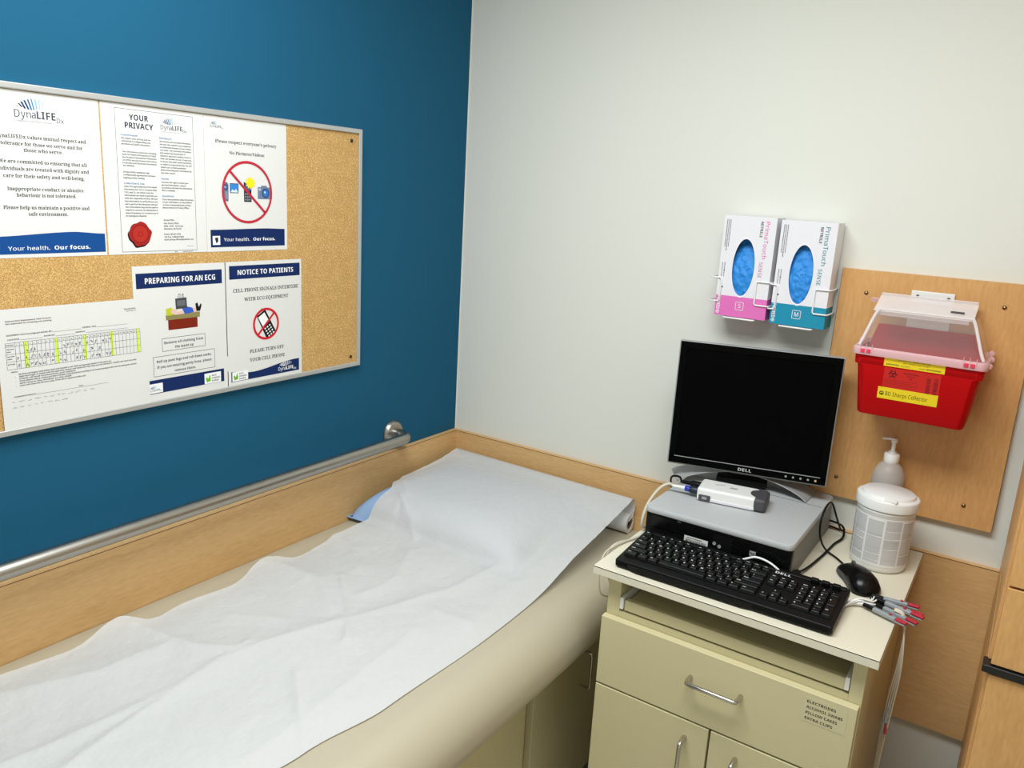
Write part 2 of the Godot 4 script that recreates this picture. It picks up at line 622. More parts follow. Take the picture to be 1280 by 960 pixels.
func outline(u0: float, v0: float, u1: float, v1: float, w: float, c: Color, layer := 0) -> void:
	var p := pen(c, layer)
	var a := mm(u0, v1)
	var b := mm(u1, v0)
	p[0].frame(a.x, a.y, b.x, b.y, w * 0.001, p[1])

func stroke(pts: Array, w: float, c: Color, layer := 0) -> void:
	var p := pen(c, layer)
	for i in pts.size() - 1:
		p[0].line(mm(pts[i][0], pts[i][1]), mm(pts[i + 1][0], pts[i + 1][1]), w * 0.001, p[1])

func blob(pts: Array, c: Color, layer := 0) -> void:
	var p := pen(c, layer)
	var poly := PackedVector2Array()
	for q in pts: poly.append(mm(q[0], q[1]))
	p[0].flat(poly, p[1])

func disc(u: float, v: float, r: float, c: Color, layer := 0, r0 := 0.0, sy := 1.0, a0 := 0.0, a1 := TAU) -> void:
	var p := pen(c, layer)
	p[0].ring(mm(u, v), r0 * 0.001, r * 0.001, p[1], a0, a1, 40, sy)

# fan of slanting stripes above a two-weight word mark; u, v: left end and base line of the lettering, s: width of the word in mm
func logo(u: float, v: float, s: float, dark: Color, layer := 0, white := false) -> void:
	var stripes := [rgb(20, 28, 60), rgb(20, 34, 74), rgb(22, 48, 98), rgb(24, 66, 122), rgb(26, 92, 150), rgb(60, 130, 176), rgb(120, 172, 200), rgb(150, 190, 206), rgb(170, 202, 208), rgb(196, 216, 214), rgb(212, 224, 216)]
	# stripe centre lines: top x, top y, foot x, foot y, width (of the word's width, y up from the base line)
	var fan := [[0.056, 0.232, 0.088, 0.218, 0.03], [0.102, 0.285, 0.170, 0.212, 0.036], [0.160, 0.326, 0.232, 0.186, 0.039], [0.225, 0.358, 0.303, 0.176, 0.039], [0.297, 0.384, 0.362, 0.172, 0.032], [0.368, 0.405, 0.414, 0.174, 0.027], [0.447, 0.405, 0.473, 0.196, 0.026], [0.535, 0.408, 0.531, 0.210, 0.023], [0.613, 0.391, 0.594, 0.220, 0.020], [0.684, 0.378, 0.661, 0.230, 0.015], [0.752, 0.352, 0.739, 0.240, 0.010]]
	for i in 11:
		var q = fan[i]
		var w: float = q[4] * 0.5
		blob([[u + s * (q[0] - w), v - s * q[1]], [u + s * (q[0] + w), v - s * q[1]], [u + s * (q[2] + w), v - s * q[3]], [u + s * (q[2] - w), v - s * q[3]]], rgb(240, 240, 244) if white else stripes[i], layer)
	words("Dyna", u, v, s * 0.155, dark, 0, "sans", s * 0.44, layer)
	words("LIFE", u + s * 0.46, v, s * 0.155, dark, 0, "sans-bold", s * 0.40, layer)
	words("Dx", u + s * 0.88, v + s * 0.05, s * 0.10, dark, 0, "sans", s * 0.16, layer)

func wave(v_left: float, v_mid: float, v_right: float, v_bot: float, u0: float, u1: float, c: Color, layer := 0) -> void:
	var pts := []
	for i in 17:
		var t := i / 16.0
		var v := lerpf(lerpf(v_left, v_mid, smoothstep(0.0, 0.78, t)), v_right, smoothstep(0.7, 1.0, t))
		pts.append([lerpf(u0, u1, t), v])
	pts.append([u1, v_bot])
	pts.append([u0, v_bot])
	blob(pts, c, layer)

func make_posters() -> void:
	var K := rgb(20, 20, 22)
	var navy := rgb(24, 44, 92)
	var W := rgb(240, 240, 240)
	var blue := rgb(22, 74, 138)
	var grey := rgb(96, 98, 108)
	# --- respect and tolerance notice
	begin_page("poster", "white poster with logo about mutual respect, top left on the board", "poster", 1.345, 1.752)
	logo(70, 43, 79, rgb(70, 72, 86))
	words("Diagnostic Laboratory Services", 73, 49.5, 2.2, grey, 0, "sans", 58)
	words("DynaLIFEDx values mutual respect and", 113, 78  , 6.0, K, 1, "serif-bold", 152)
	words("tolerance for those we serve and for", 113, 89.5  , 6.0, K, 1, "serif-bold", 138)
	words("those who serve.", 113, 99.5  , 6.0, K, 1, "serif-bold", 66)
	words("We are committed to ensuring that all", 113, 119  , 6.0, K, 1, "serif-bold", 150)
	words("individuals are treated with dignity and", 113, 131  , 6.0, K, 1, "serif-bold", 156)
	words("care for their safety and well-being.", 113, 143  , 6.0, K, 1, "serif-bold", 138)
	words("Inappropriate conduct or abusive", 113.5, 164.5  , 6.0, K, 1, "serif-bold", 130)
	words("behaviour is not tolerated.", 113.5, 175  , 6.0, K, 1, "serif-bold", 102)
	words("Please help us maintain a positive and", 113.5, 196  , 6.0, K, 1, "serif-bold", 148)
	words("safe environment.", 113.5, 207  , 6.0, K, 1, "serif-bold", 68)
	wave(243, 235, 239, 273, 4, 213.5, blue)
	words("Your health.", 41, 266.5, 7.0, W, 0, "sans", 70, 1)
	words("Our focus.", 119, 266.5, 7.0, W, 0, "sans-bold", 65, 1)
	end_page()
	# --- privacy statement
	begin_page("poster", "densely printed privacy poster with a red wax seal", "poster", 1.126, 1.752)
	outline(27, 8, 191.5, 275, 0.7, rgb(70, 70, 76))
	words("YOUR", 75, 27.5, 10.5, rgb(28, 28, 56), 1, "sans-bold", 39)
	words("PRIVACY", 75, 42.5, 10.5, rgb(28, 28, 56), 1, "sans-bold", 58)
	logo(120, 38.5, 55, rgb(70, 72, 86))
	words("Diagnostic Laboratory Services", 122, 43.6, 1.6, grey, 0, "sans", 38)
	var lb := rgb(52, 112, 160)
	words("Commitment", 37.5, 57.2, 3.5, lb, 0, "sans-bold", 34)
	var y := 63.0
	for s in ["We respect your privacy and are", "committed to safeguarding your", "personal and health information."]:
		words(s, 37.5, y, 3.0, rgb(30, 30, 34), 0, "sans-bold", 60); y += 5.15
	y = 87.5
	for s in ["Your information is protected in keeping", "with the Health Information Act (HIA),", "the Personal Information Protection", "Act (PIPA) and the Personal Information", "Protection and Electronic Documents"]:
		words(s, 38, y, 3.0, rgb(30, 30, 34), 0, "sans-bold", 70); y += 5.15
	words("Act (PIPEDA).", 38, y, 3.0, rgb(30, 30, 34), 0, "sans-bold", 24)
	y = 125.0
	for s in [["All DynaLIFEDx employees sign", 54], ["confidentiality agreements and have", 66], ["ongoing privacy training.", 44]]:
		words(s[0], 37.5, y, 3.0, rgb(30, 30, 34), 0, "sans-bold", s[1]); y += 5.3
	words("Collection & Use", 38, 146.2, 3.5, lb, 0, "sans-bold", 42)
	y = 151.8
	for s in ["Under the legal authority of the Health", "Information Act, Part 3, Sections 20(b),", "21(1) and 22, we collect only the", "information we need to provide you", "with the requested service. We use", "that information to verify who you are", "and to perform the laboratory services.", "Your information may also be used to", "respond to concerns, for educational or", "research purposes, or to contact you in", "an emergency situation."]:
		words(s, 38, y, 3.0, rgb(30, 30, 34), 0, "sans-bold", 44 if s.begins_with("an e") else (60 if s.begins_with("21") else 68)); y += 5.55
	words("Disclosure", 116, 57.2, 3.5, lb, 0, "sans-bold", 26)
	y = 63.0
	for s in ["We disclose your personal information", "and your test results to your physician", "or authorized member of your health", "care team. Your personal information", "and results may become part of", "Alberta's electronic health record or", "other lab systems of care. It may also", "be shared with public health authorities", "or others as required by law. We will", "contact you to obtain permission", "before disclosing your information for", "any other reason."]:
		words(s, 116.3, y, 3.0, rgb(30, 30, 34), 0, "sans-bold", 32 if s.begins_with("any") else (56 if s.length() < 33 else 69)); y += 5.45
	words("Access", 116, 134.5, 3.5, lb, 0, "sans-bold", 17)
	y = 141.0
	for s in [["You have the right to access your", 60], ["personal information, request", 54], ["corrections and limit the information", 68], ["that is available.", 30]]:
		words(s[0], 116.5, y, 3.0, rgb(30, 30, 34), 0, "sans-bold", s[1]); y += 5.3
	words("Questions", 116.5, 168, 3.5, lb, 0, "sans-bold", 26)
	y = 174.3
	for s in [["If you have questions about the privacy", 70], ["of your information, or if you believe", 66], ["we have compromised your privacy,", 64], ["please contact our Privacy Officer.", 60]]:
		words(s[0], 116.8, y, 3.0, rgb(30, 30, 34), 0, "sans-bold", s[1]); y += 5.4
	words("DynaLIFEDx", 117.5, 215, 3.0, rgb(40, 40, 46), 0, "sans-bold", 24)
	y = 221.5
	for s in [["Attn: Privacy Officer", 34], ["#200, 10150 - 102 Street", 43], ["Edmonton, AB T5J 5E2", 39], ["", 0], ["Phone: 780-451-3702", 37], ["Toll free: 1-800-661-9876", 44], ["Email: privacy.officer@dynalifedx.com", 66]]:
		if s[0]: words(s[0], 117.4, y  , 3.0, rgb(30, 36, 40), 0, "sans-bold", s[1])
		y += 5.4
	words("March 2010", 183, 267, 1.8, grey, 2, "sans", 14)
	stroke([[140, 275.8], [141.5, 278.4], [143.5, 276.2], [145, 278.2]], 0.7, K)
	stroke([[158, 277.5], [160, 276.2], [162, 278], [164, 276.4], [167, 277.6], [170, 276.4], [173, 277.8], [178, 276.6], [182, 277.4]], 0.7, K)
	# wax seal printed in two reds over a black printed edge
	for lay in 3:
		var pts := []
		for i in 44:
			var a := TAU * i / 44.0
			var r := 23.6 + 1.0 * sin(a * 6.0 + 0.6) + 0.8 * sin(a * 4.0 + 2.0) + 0.7 * sin(a * 9.0)
			if lay == 1: r -= 0.6
			if lay == 2: r = 16.5 + 0.4 * sin(a * 7.0)
			pts.append([66 + r * cos(a) + (-1.5 if lay == 0 else 0.0), 240.5 - r * sin(a) + (2.4 if lay == 0 else 0.0)])
		blob(pts, [rgb(42, 18, 16), rgb(158, 40, 36), rgb(178, 48, 42)][lay], lay)
	disc(66, 240.5, 17.4, rgb(126, 26, 26), 3, 16.2)
	disc(66, 240.5, 5.0, rgb(140, 32, 30), 3, 3.8)
	end_page()
	# --- no pictures
	begin_page("poster", "white poster with red crossed circle over cameras and a phone", "poster", 0.9095, 1.7515)
	logo(15, 23, 31.5, grey)
	words("Please respect everyone's privacy", 107, 52.5, 6.4, K, 1, "serif-bold", 160)
	words("No Pictures/Videos", 107, 74.5, 6.4, K, 1, "serif-bold", 92)
	# video camera
	blob([[44, 136], [48, 132], [54, 133], [57, 138], [56, 173], [46, 172]], rgb(96, 108, 132), 0)
	disc(49, 143, 6.0, rgb(40, 70, 120), 1)
	disc(49, 143, 3.2, rgb(110, 150, 200), 2)
	block(48, 152, 55, 168, rgb(130, 138, 152), 1)
	# printed picture
	block(60.5, 134.5, 82.5, 155, rgb(44, 60, 96), 0)
	block(62, 136, 81, 153.5, rgb(60, 130, 205), 1)
	blob([[62, 153.5], [66, 147], [71, 150], [76, 146], [81, 153.5]], rgb(205, 225, 240), 2)
	# phone with a yellow starburst
	block(96.5, 131, 116.5, 173, rgb(42, 44, 54), 0)
	block(99, 134, 114, 150, rgb(66, 86, 128), 1)
	for r in 3:
		for q in 3: block(99 + q * 5.3, 154 + r * 6, 103 + q * 5.3, 158 + r * 6, rgb(128, 132, 142), 1)
	var star := []
	for i in 24:
		var a := TAU * i / 24.0
		var r := 14.5 if i % 2 == 0 else 9.5
		star.append([114 + r * cos(a), 132 + r * sin(a)])
	blob(star, rgb(246, 222, 40), 2)
	# still camera
	blob([[133.5, 140], [142, 140], [144, 136.5], [158, 136.5], [160, 140], [171, 140], [171, 166], [133.5, 166]], rgb(108, 124, 150), 0)
	disc(155, 153, 10.5, rgb(58, 74, 112), 1)
	disc(155, 153, 7.5, rgb(52, 112, 190), 2)
	disc(153, 151, 2.6, rgb(168, 205, 238), 3)
	block(136, 143, 142, 147, rgb(190, 200, 215), 1)
	disc(106.3, 152.5, 67, rgb(190, 48, 62), 4, 61.5)
	stroke([[62, 110], [152, 195]], 5.5, rgb(190, 48, 62), 4)
	wave(233, 230.5, 232, 270, 8.7, 208, navy)
	block(13.5, 246, 32, 265, W, 1)
	blob([[19, 250], [27, 249], [27, 258], [22, 262]], rgb(30, 40, 66), 2)
	words("Your health.", 41.5, 257.5, 7.0, W, 0, "sans", 68, 1)
	words("Our focus.", 119, 257.5, 7.0, W, 0, "sans-bold", 61, 1)
	end_page()
	# --- preparing for an ECG
	begin_page("poster", "poster with navy heading and cartoon of patient lying on bench", "poster", 1.082, 1.4485, 0.0106)
	block(7, 14.5, 206, 44.8, navy)
	words("PREPARING FOR AN ECG", 107.5, 36, 11.5, W, 1, "sans-bold", 163, 1)
	# cartoon: bench, mattress, pillow, lying patient, monitor
	block(73, 112, 142, 134.5, rgb(124, 40, 28), 0)
	blob([[68, 103], [148.5, 102], [147.8, 113], [68.5, 113.5]], rgb(140, 132, 84), 1)
	blob([[69, 90], [82, 88], [88, 97], [84, 104], [70, 104]], rgb(190, 196, 52), 2)
	blob([[80, 96], [84, 90], [90, 92], [97, 98], [110, 94], [112, 103], [90, 104], [82, 101]], rgb(226, 190, 176), 3)
	blob([[106, 91], [116, 88], [130, 92], [134, 101], [112, 104]], rgb(58, 92, 190), 4)
	blob([[130, 92], [140, 94], [140, 101], [132, 101]], rgb(226, 190, 176), 3)
	blob([[138, 84], [143, 82], [146, 92], [151, 84], [153, 88], [149, 100], [140, 100]], rgb(22, 22, 24), 4)
	blob([[91, 70], [117, 69], [118, 91], [92, 92]], rgb(72, 72, 74), 5)
	block(95, 74, 114, 86, rgb(104, 106, 110), 6)
	stroke([[98, 69], [99, 61], [103, 61], [102, 69]], 0.9, grey, 5)
	stroke([[108, 69], [107, 62], [110, 61], [110, 69]], 0.9, grey, 5)
	outline(57, 150.5, 159.3, 178, 0.8, rgb(60, 60, 64))
	words("Remove all clothing from", 108, 163, 5.4, rgb(62, 64, 72), 1, "sans-bold", 92)
	words("the waist up", 108, 173.5, 5.4, rgb(62, 64, 72), 1, "sans-bold", 44)
	outline(35.5, 187, 182, 229, 0.8, rgb(60, 60, 64))
	words("Roll up pant legs and roll down socks.", 108.5, 200.5, 5.4, rgb(62, 64, 72), 1, "sans-bold", 130)
	words("If you are wearing panty hose, please", 108.5, 212.5, 5.4, rgb(62, 64, 72), 1, "sans-bold", 130)
	words("remove them.", 108.5, 224, 5.4, rgb(62, 64, 72), 1, "sans-bold", 50)
	block(7, 235.5, 204.5, 264.5, navy)
	block(22, 243, 54, 263, W, 1)
	logo(23, 259, 28, grey, 2)
	block(154, 240.5, 196, 264, W, 1)
	accreditation(154, 240.5)
	end_page()
	# --- notice to patients
	begin_page("poster", "notice to patients with crossed-out mobile phone, lower right sheet", "poster", 0.868, 1.4485)
	block(11, 8.8, 211, 38.6, navy)
	words("NOTICE TO PATIENTS", 112, 29.5, 11.0, W, 1, "sans-bold", 158, 1)
	words("CELL PHONE SIGNALS INTERFERE", 113, 68, 7.8, K, 1, "serif-bold", 186)
	words("WITH ECG EQUIPMENT", 112.5, 89, 7.8, K, 1, "serif-bold", 126)
	# phone, tilted
	blob([[83, 128], [86, 125], [105, 114], [108, 115], [136, 165], [135, 170], [113, 181], [109, 180]], rgb(22, 22, 24), 1)
	blob([[86.5, 130], [104.5, 119.5], [118, 142], [99.5, 152.5]], rgb(240, 240, 238), 2)
	stroke([[100, 116], [97, 110]], 3.4, rgb(22, 22, 24), 1)
	for r in 4:
		for q in 3:
			var cx := 106.0 + q * 6.6 + r * 3.6
			var cy := 157.5 - q * 3.7 + r * 6.0
			blob([[cx - 2.6, cy], [cx + 1.2, cy - 2.2], [cx + 2.8, cy + 0.8], [cx - 1.0, cy + 3.0]], rgb(236, 236, 236), 2)
	disc(109, 146.5, 37.5, rgb(206, 38, 48), 3, 32.0)
	stroke([[86, 170], [132, 123]], 5.0, rgb(206, 38, 48), 3)
	words("PLEASE TURN OFF", 111, 210.5, 7.8, K, 1, "serif-bold", 99)
	words("YOUR CELL PHONE", 112, 231, 7.8, K, 1, "serif-bold", 102)
	var low := []
	for i in 17:
		var t := i / 16.0
		low.append([lerpf(9.5, 207, t), lerpf(248.0, 255.5, smoothstep(0.0, 0.3, t)) - 13.5 * smoothstep(0.3, 0.95, t)])
	low.append([207, 271.5]); low.append([9.5, 271.5])
	blob(low, navy)
	logo(143, 265, 53, W, 1, true)
	block(12, 249, 55, 270.5, W, 1)
	accreditation(12, 248)
	end_page()
	# --- maintenance log, landscape
	begin_page("record_sheet", "landscape record sheet with table and yellow-green highlighted columns", "paper", 1.3375, 1.385, 0.0122, 0.2794, 0.2175)
	words("External ECG Maintenance Task Protocol", 17, 22.8, 2.5, rgb(70, 40, 46), 0, "sans-bold", 77)
	words("Site responsible for reviewing and retaining", 17, 27.2, 2.3, K, 0, "sans-bold", 78)
	words("DynaLIFEDx", 234, 19.5, 2.4, K, 0, "sans-bold", 24)
	words("Form No. 12", 238, 23.5, 2.0, K, 0, "sans-bold", 20)
	words("EQUIPMENT: Electrocardiograph MODEL NO.", 17, 47.6, 2.4, K, 0, "sans-bold", 78)
	words("SERIAL NO.", 150, 47.0, 2.4, K, 0, "sans-bold", 28)
	stroke([[95, 48], [148, 48]], 0.45, rgb(90, 92, 100)); stroke([[179, 48], [239, 48]], 0.45, rgb(90, 92, 100))
	words("LOCATION:", 18, 55.4, 2.4, K, 0, "sans-bold", 20)
	words("ROOM NO.", 80, 55.0, 2.4, K, 0, "sans-bold", 20)
	words("MONTH:", 137, 54.6, 2.4, K, 0, "sans-bold", 18)
	stroke([[39, 56], [78, 56]], 0.45, rgb(90, 92, 100)); stroke([[101, 56], [135, 56]], 0.45, rgb(90, 92, 100)); stroke([[156, 56], [240, 56]], 0.45, rgb(90, 92, 100))
	var rng := RandomNumberGenerator.new()
	rng.seed = 77
	var xs := [13.5]
	for i in 33: xs.append(29.5 + i * 7.34)
	for u in [44.8, 98.0, 150.3, 203.2, 256.8]: block(u, 59.5, u + 5.6, 107, rgb(206, 232, 74), 0)
	for u in xs: stroke([[u, 60], [u, 107.5]], 0.5, rgb(90, 92, 100), 1)
	for v in [60.0, 66.5, 80.0, 93.5, 107.5]: stroke([[13.5, v], [264.4, v]], 0.45, rgb(90, 92, 100), 1)
	for i in 4: words(["Daily check", "Wipe leads", "Clean cables", "Initials"][i], 15, [64.5, 72, 85, 99][i], 1.9, K, 0, "sans-bold", 12, 1)
	for i in 4: words(["", "leads", "cables", ""][i] + " ", 15, [0, 76.5, 89.5, 0][i], 1.9, K, 0, "sans-bold", 0, 1)
	for i in 32: words(str(i + 1) if i < 31 else "", 31.5 + i * 7.34, 65, 1.9, K, 0, "sans-bold", 0, 1)
	# handwritten initials
	for r in 3:
		for q in 24:
			if rng.randf() < 0.3: continue
			var pts := []
			var u := 31.0 + q * 7.34
			var v := 75.0 + r * 13.6
			for k in 7: pts.append([u + rng.randf() * 5.0, v + rng.randf_range(-4.0, 3.5)])
			stroke(pts, 0.5, rgb(76, 80, 100), 2)
	words("WEEKLY", 18.8, 113.6, 2.2, K, 0, "sans-bold", 12)
	var ln := [["Remove and inspect each patient lead and clip with a soft cloth and approved cleaner of the lab in use", 170], ["Wipe the length of cables with the approved cleaner and make sure that they are not twisted or cracked and check the ends", 222], ["Check all lead connections and replace", 100], ["Check adhesive tabs for residue and rinse if needed. Check the battery according to the manual and plug in after use and cleaning the machine", 222], ["and return the module to the shelf", 92], ["Leave unit clean and off once a day. If the unit is required notify Lead", 118]]
	for i in 6: words(ln[i][0], 31.5, 118.8 + i * 4.2, 2.7, rgb(30, 30, 34), 0, "sans-bold", ln[i][1])
	for v in [123, 131.5, 139.8]: disc(25.5, v - 1, 0.5, K)
	words("COMMENTS/SERVICE:", 19.8, 159.2, 2.2, K, 0, "sans-bold", 38)
	stroke([[58, 159.4], [194, 159.4]], 0.45, rgb(90, 92, 100))
	words("Date", 136, 157.5, 2.0, K, 0, "sans-bold", 8)
	for row in [[16, 168, 166], [16.5, 178.5, 106]]:
		var u: float = row[0]
		while u < row[2]:
			var pts := []
			for k in rng.randi_range(5, 11):
				pts.append([u, row[1] + rng.randf_range(-3.0, 0.8)])
				u += rng.randf_range(0.7, 1.5)
			stroke(pts, 0.45, rgb(110, 112, 122))
			u += rng.randf_range(2.0, 5.0)
	end_page()

func accreditation(u: float, v: float) -> void:
	blob([[u + 3, v + 12], [u + 6, v + 8], [u + 9, v + 13], [u + 14, v + 3], [u + 15.5, v + 18], [u + 6, v + 20]], rgb(112, 176, 40), 2)
	words("ACC", u + 18, v + 8, 3.6, rgb(40, 60, 50), 0, "sans-bold", 13, 2)
	words("CANADA", u + 18, v + 14, 3.6, rgb(40, 60, 50), 0, "sans-bold", 21, 2)
	words("AGREE", u + 18, v + 20, 3.6, rgb(40, 60, 50), 0, "sans-bold", 18, 2)

func handle(parent: Node3D, a: Vector3, b: Vector3, out: Vector3, r := 0.0045) -> void:
	var d := (b - a).normalized()
	var k := 0.007
	var pts := [a, a + out * 0.55, a + out - out.normalized() * k * 0.3 + d * k * 0.25, a + out + d * k, b + out - d * k, b + out - out.normalized() * k * 0.3 - d * k * 0.25, b + out * 0.55, b]
	var g := geo()
	g.tube(pts, r, 10)
	part(g, "handle", M.chrome, parent, "chrome wire handle")

func make_rail() -> void:
	var o := thing("grab_rail", "brushed steel grab rail on the blue wall above the couch", "grab rail", Vector3(0.0, 0.933, 0.30))
	var y := 0.0
	var path := [Vector3(0.006, y, 0.005), Vector3(0.036, y, 0.005)]
	for k in 7:
		var a := PI / 2 * k / 6.0
		path.append(Vector3(0.036 + 0.034 * sin(a), y, 0.005 + 0.034 * (1.0 - cos(a))))
	path.append(Vector3(0.07, y, 0.2))
	path.append(Vector3(0.07, y, 1.3))
	for k in range(6, -1, -1):
		var a := PI / 2 * k / 6.0
		path.append(Vector3(0.036 + 0.034 * sin(a), y, 1.504 - 0.034 * (1.0 - cos(a))))
	path.append(Vector3(0.006, y, 1.504))
	var g := geo()
	g.tube(path, 0.016, 20)
	part(g, "bar", M.steel, o)
	for z in [0.005, 1.504]:
		g = geo(Vector3(0.0, y, z), Basis(Vector3.FORWARD, PI / 2))
		g.lathe([[0.037, 0.0], [0.037, 0.006], [0.034, 0.009], [0.033, 0.013], [0.030, 0.015], [0.017, 0.015]], 32)
		part(g, "wall_flange", M.steel, o)

const BED := 0.723

func make_couch() -> void:
	var o := thing("examination_couch", "padded beige examination couch on cream cupboards along the blue wall", "couch", Vector3(0.0, 0.0, 0.0))
	# padding: a long cushion with a well rounded front edge
	var prof := [Vector2(0.018, 0.583), Vector2(0.725, 0.583)]
	for k in 7:
		var a := -PI / 2 + PI / 2 * k / 6.0
		prof.append(Vector2(0.725 + 0.05 * cos(a), 0.633 + 0.05 * sin(a)))
	for k in range(1, 11):
		var a := PI / 2 * k / 10.0
		prof.append(Vector2(0.690 + 0.085 * cos(a), 0.638 + 0.085 * sin(a)))
	prof.append(Vector2(0.30, 0.7235))
	prof.append(Vector2(0.018, BED))
	var g := geo()
	var rings := []
	for z in [0.018, 1.90]:
		var ring := PackedVector3Array()
		for p in prof: ring.append(Vector3(p.x, p.y, z))
		rings.append(ring)
	# skin: strips between profile points with smooth normals round the curve
	var N := []
	for i in prof.size():
		var t: Vector2 = (prof[mini(i + 1, prof.size() - 1)] - prof[maxi(i - 1, 0)]).normalized()
		N.append(Vector3(t.y, -t.x, 0))
	for i in prof.size() - 1:
		g.tri(rings[0][i], rings[0][i + 1], rings[1][i + 1], N[i], N[i + 1], N[i + 1])
		g.tri(rings[0][i], rings[1][i + 1], rings[1][i], N[i], N[i + 1], N[i])
	g.quad(rings[0][0], rings[1][0], rings[1][-1], rings[0][-1], Vector3(-1, 0, 0))
	g.fan(rings[0], Vector3(0, 0, -1))
	g.fan(rings[1], Vector3(0, 0, 1))
	part(g, "padding", M.vinyl, o)
	part(box_at(0.018, 0.08, 0.018, 0.66, 0.583, 1.88, 0.001), "base", M.couch_base, o)
	part(box_at(0.04, 0.0, 0.03, 0.60, 0.08, 1.86), "plinth", M.black_plastic, o)
	for d in [[0.222, 0.548], [0.580, 1.0], [1.04, 1.45], [1.455, 1.86]]:
		var door := part(box_at(0.661, 0.1, d[0], 0.680, 0.555, d[1], 0.0015), "door", M.couch_base, o)
		var zz: float = d[0] + 0.095 if d[0] < 0.3 else d[1] - 0.09
		handle(door, Vector3(0.680, 0.497, zz), Vector3(0.680, 0.395, zz), Vector3(0.03, 0, 0), 0.0035)

# how high the pillow stands above the couch at (x, z)
func pillow_top(x: float, z: float) -> float:
	var u := minf(absf(x - 0.295) / 0.277, 1.0)
	var w := minf(absf(z - 0.265) / 0.232, 1.0)
	return 0.013 + PILLOW * pow((1.0 - pow(u, 8.0 if x < 0.295 else 3.4)) * (1.0 - pow(w, 4.5)), 0.55)

const PILLOW := 0.082

func make_pillow() -> void:
	var o := thing("pillow", "light blue pillow under the couch paper at the head end", "pillow", Vector3(0.295, BED + 0.001, 0.265))
	var g := geo()
	for side in [1.0, -1.0]:
		var P := []
		for i in 33:
			var row := PackedVector3Array()
			for j in 33:
				var u := -1.0 + 2.0 * j / 32.0
				var w := -1.0 + 2.0 * i / 32.0
				# pointed corners: the outline is drawn in between them
				var px := u * (0.277 - 0.018 * (1.0 - w * w) * absf(u))
				var pz := w * (0.232 - 0.020 * (1.0 - u * u) * absf(w))
				var h: float = pow(maxf(0.0, (1.0 - pow(absf(u), 8.0 if u < 0.0 else 3.4)) * (1.0 - pow(absf(w), 4.5))), 0.55)
				var yy := 0.012 + (PILLOW * h if side > 0 else -0.012 * minf(1.0, h * 3.0))
				row.append(Vector3(px, yy, pz))
			P.append(row)
		g.sheet(P, side)
	part(g, "pillow_case", M.pillow_blue, o)
	var hem := geo()
	var path := []
	for p in [[-1, -1], [1, -1], [1, 1], [-1, 1], [-1, -1]]:
		if path.size():
			var last: Vector3 = path[-1]
			var next := Vector3(0.277 * p[0], 0.012, 0.232 * p[1])
			for k in range(1, 9):
				var q := last.lerp(next, k / 8.0)
				var s := sin(PI * k / 8.0)
				if p[0] != signf(last.x) : q.z *= 1.0 - 0.075 * s
				else: q.x *= 1.0 - 0.05 * s
				path.append(q)
		else: path.append(Vector3(-0.277, 0.012, -0.232))
	hem.tube(path, 0.0028, 6)
	part(hem, "hem", M.pillow_blue, o)

func table(t: Array, z: float) -> float:
	for i in t.size() - 1:
		if z <= t[i + 1][0]:
			var k := clampf((z - t[i][0]) / (t[i + 1][0] - t[i][0]), 0.0, 1.0)
			return lerpf(t[i][1], t[i + 1][1], k * k * (3.0 - 2.0 * k))
	return t[-1][1]

func smax(a: float, b: float, k: float) -> float:
	var h := clampf(0.5 + 0.5 * (a - b) / k, 0.0, 1.0)
	return lerpf(b, a, h) + k * h * (1.0 - h)

func seg_dist(p: Vector2, a: Vector2, b: Vector2) -> float:
	return p.distance_to(Geometry2D.get_closest_point_to_segment(p, a, b))

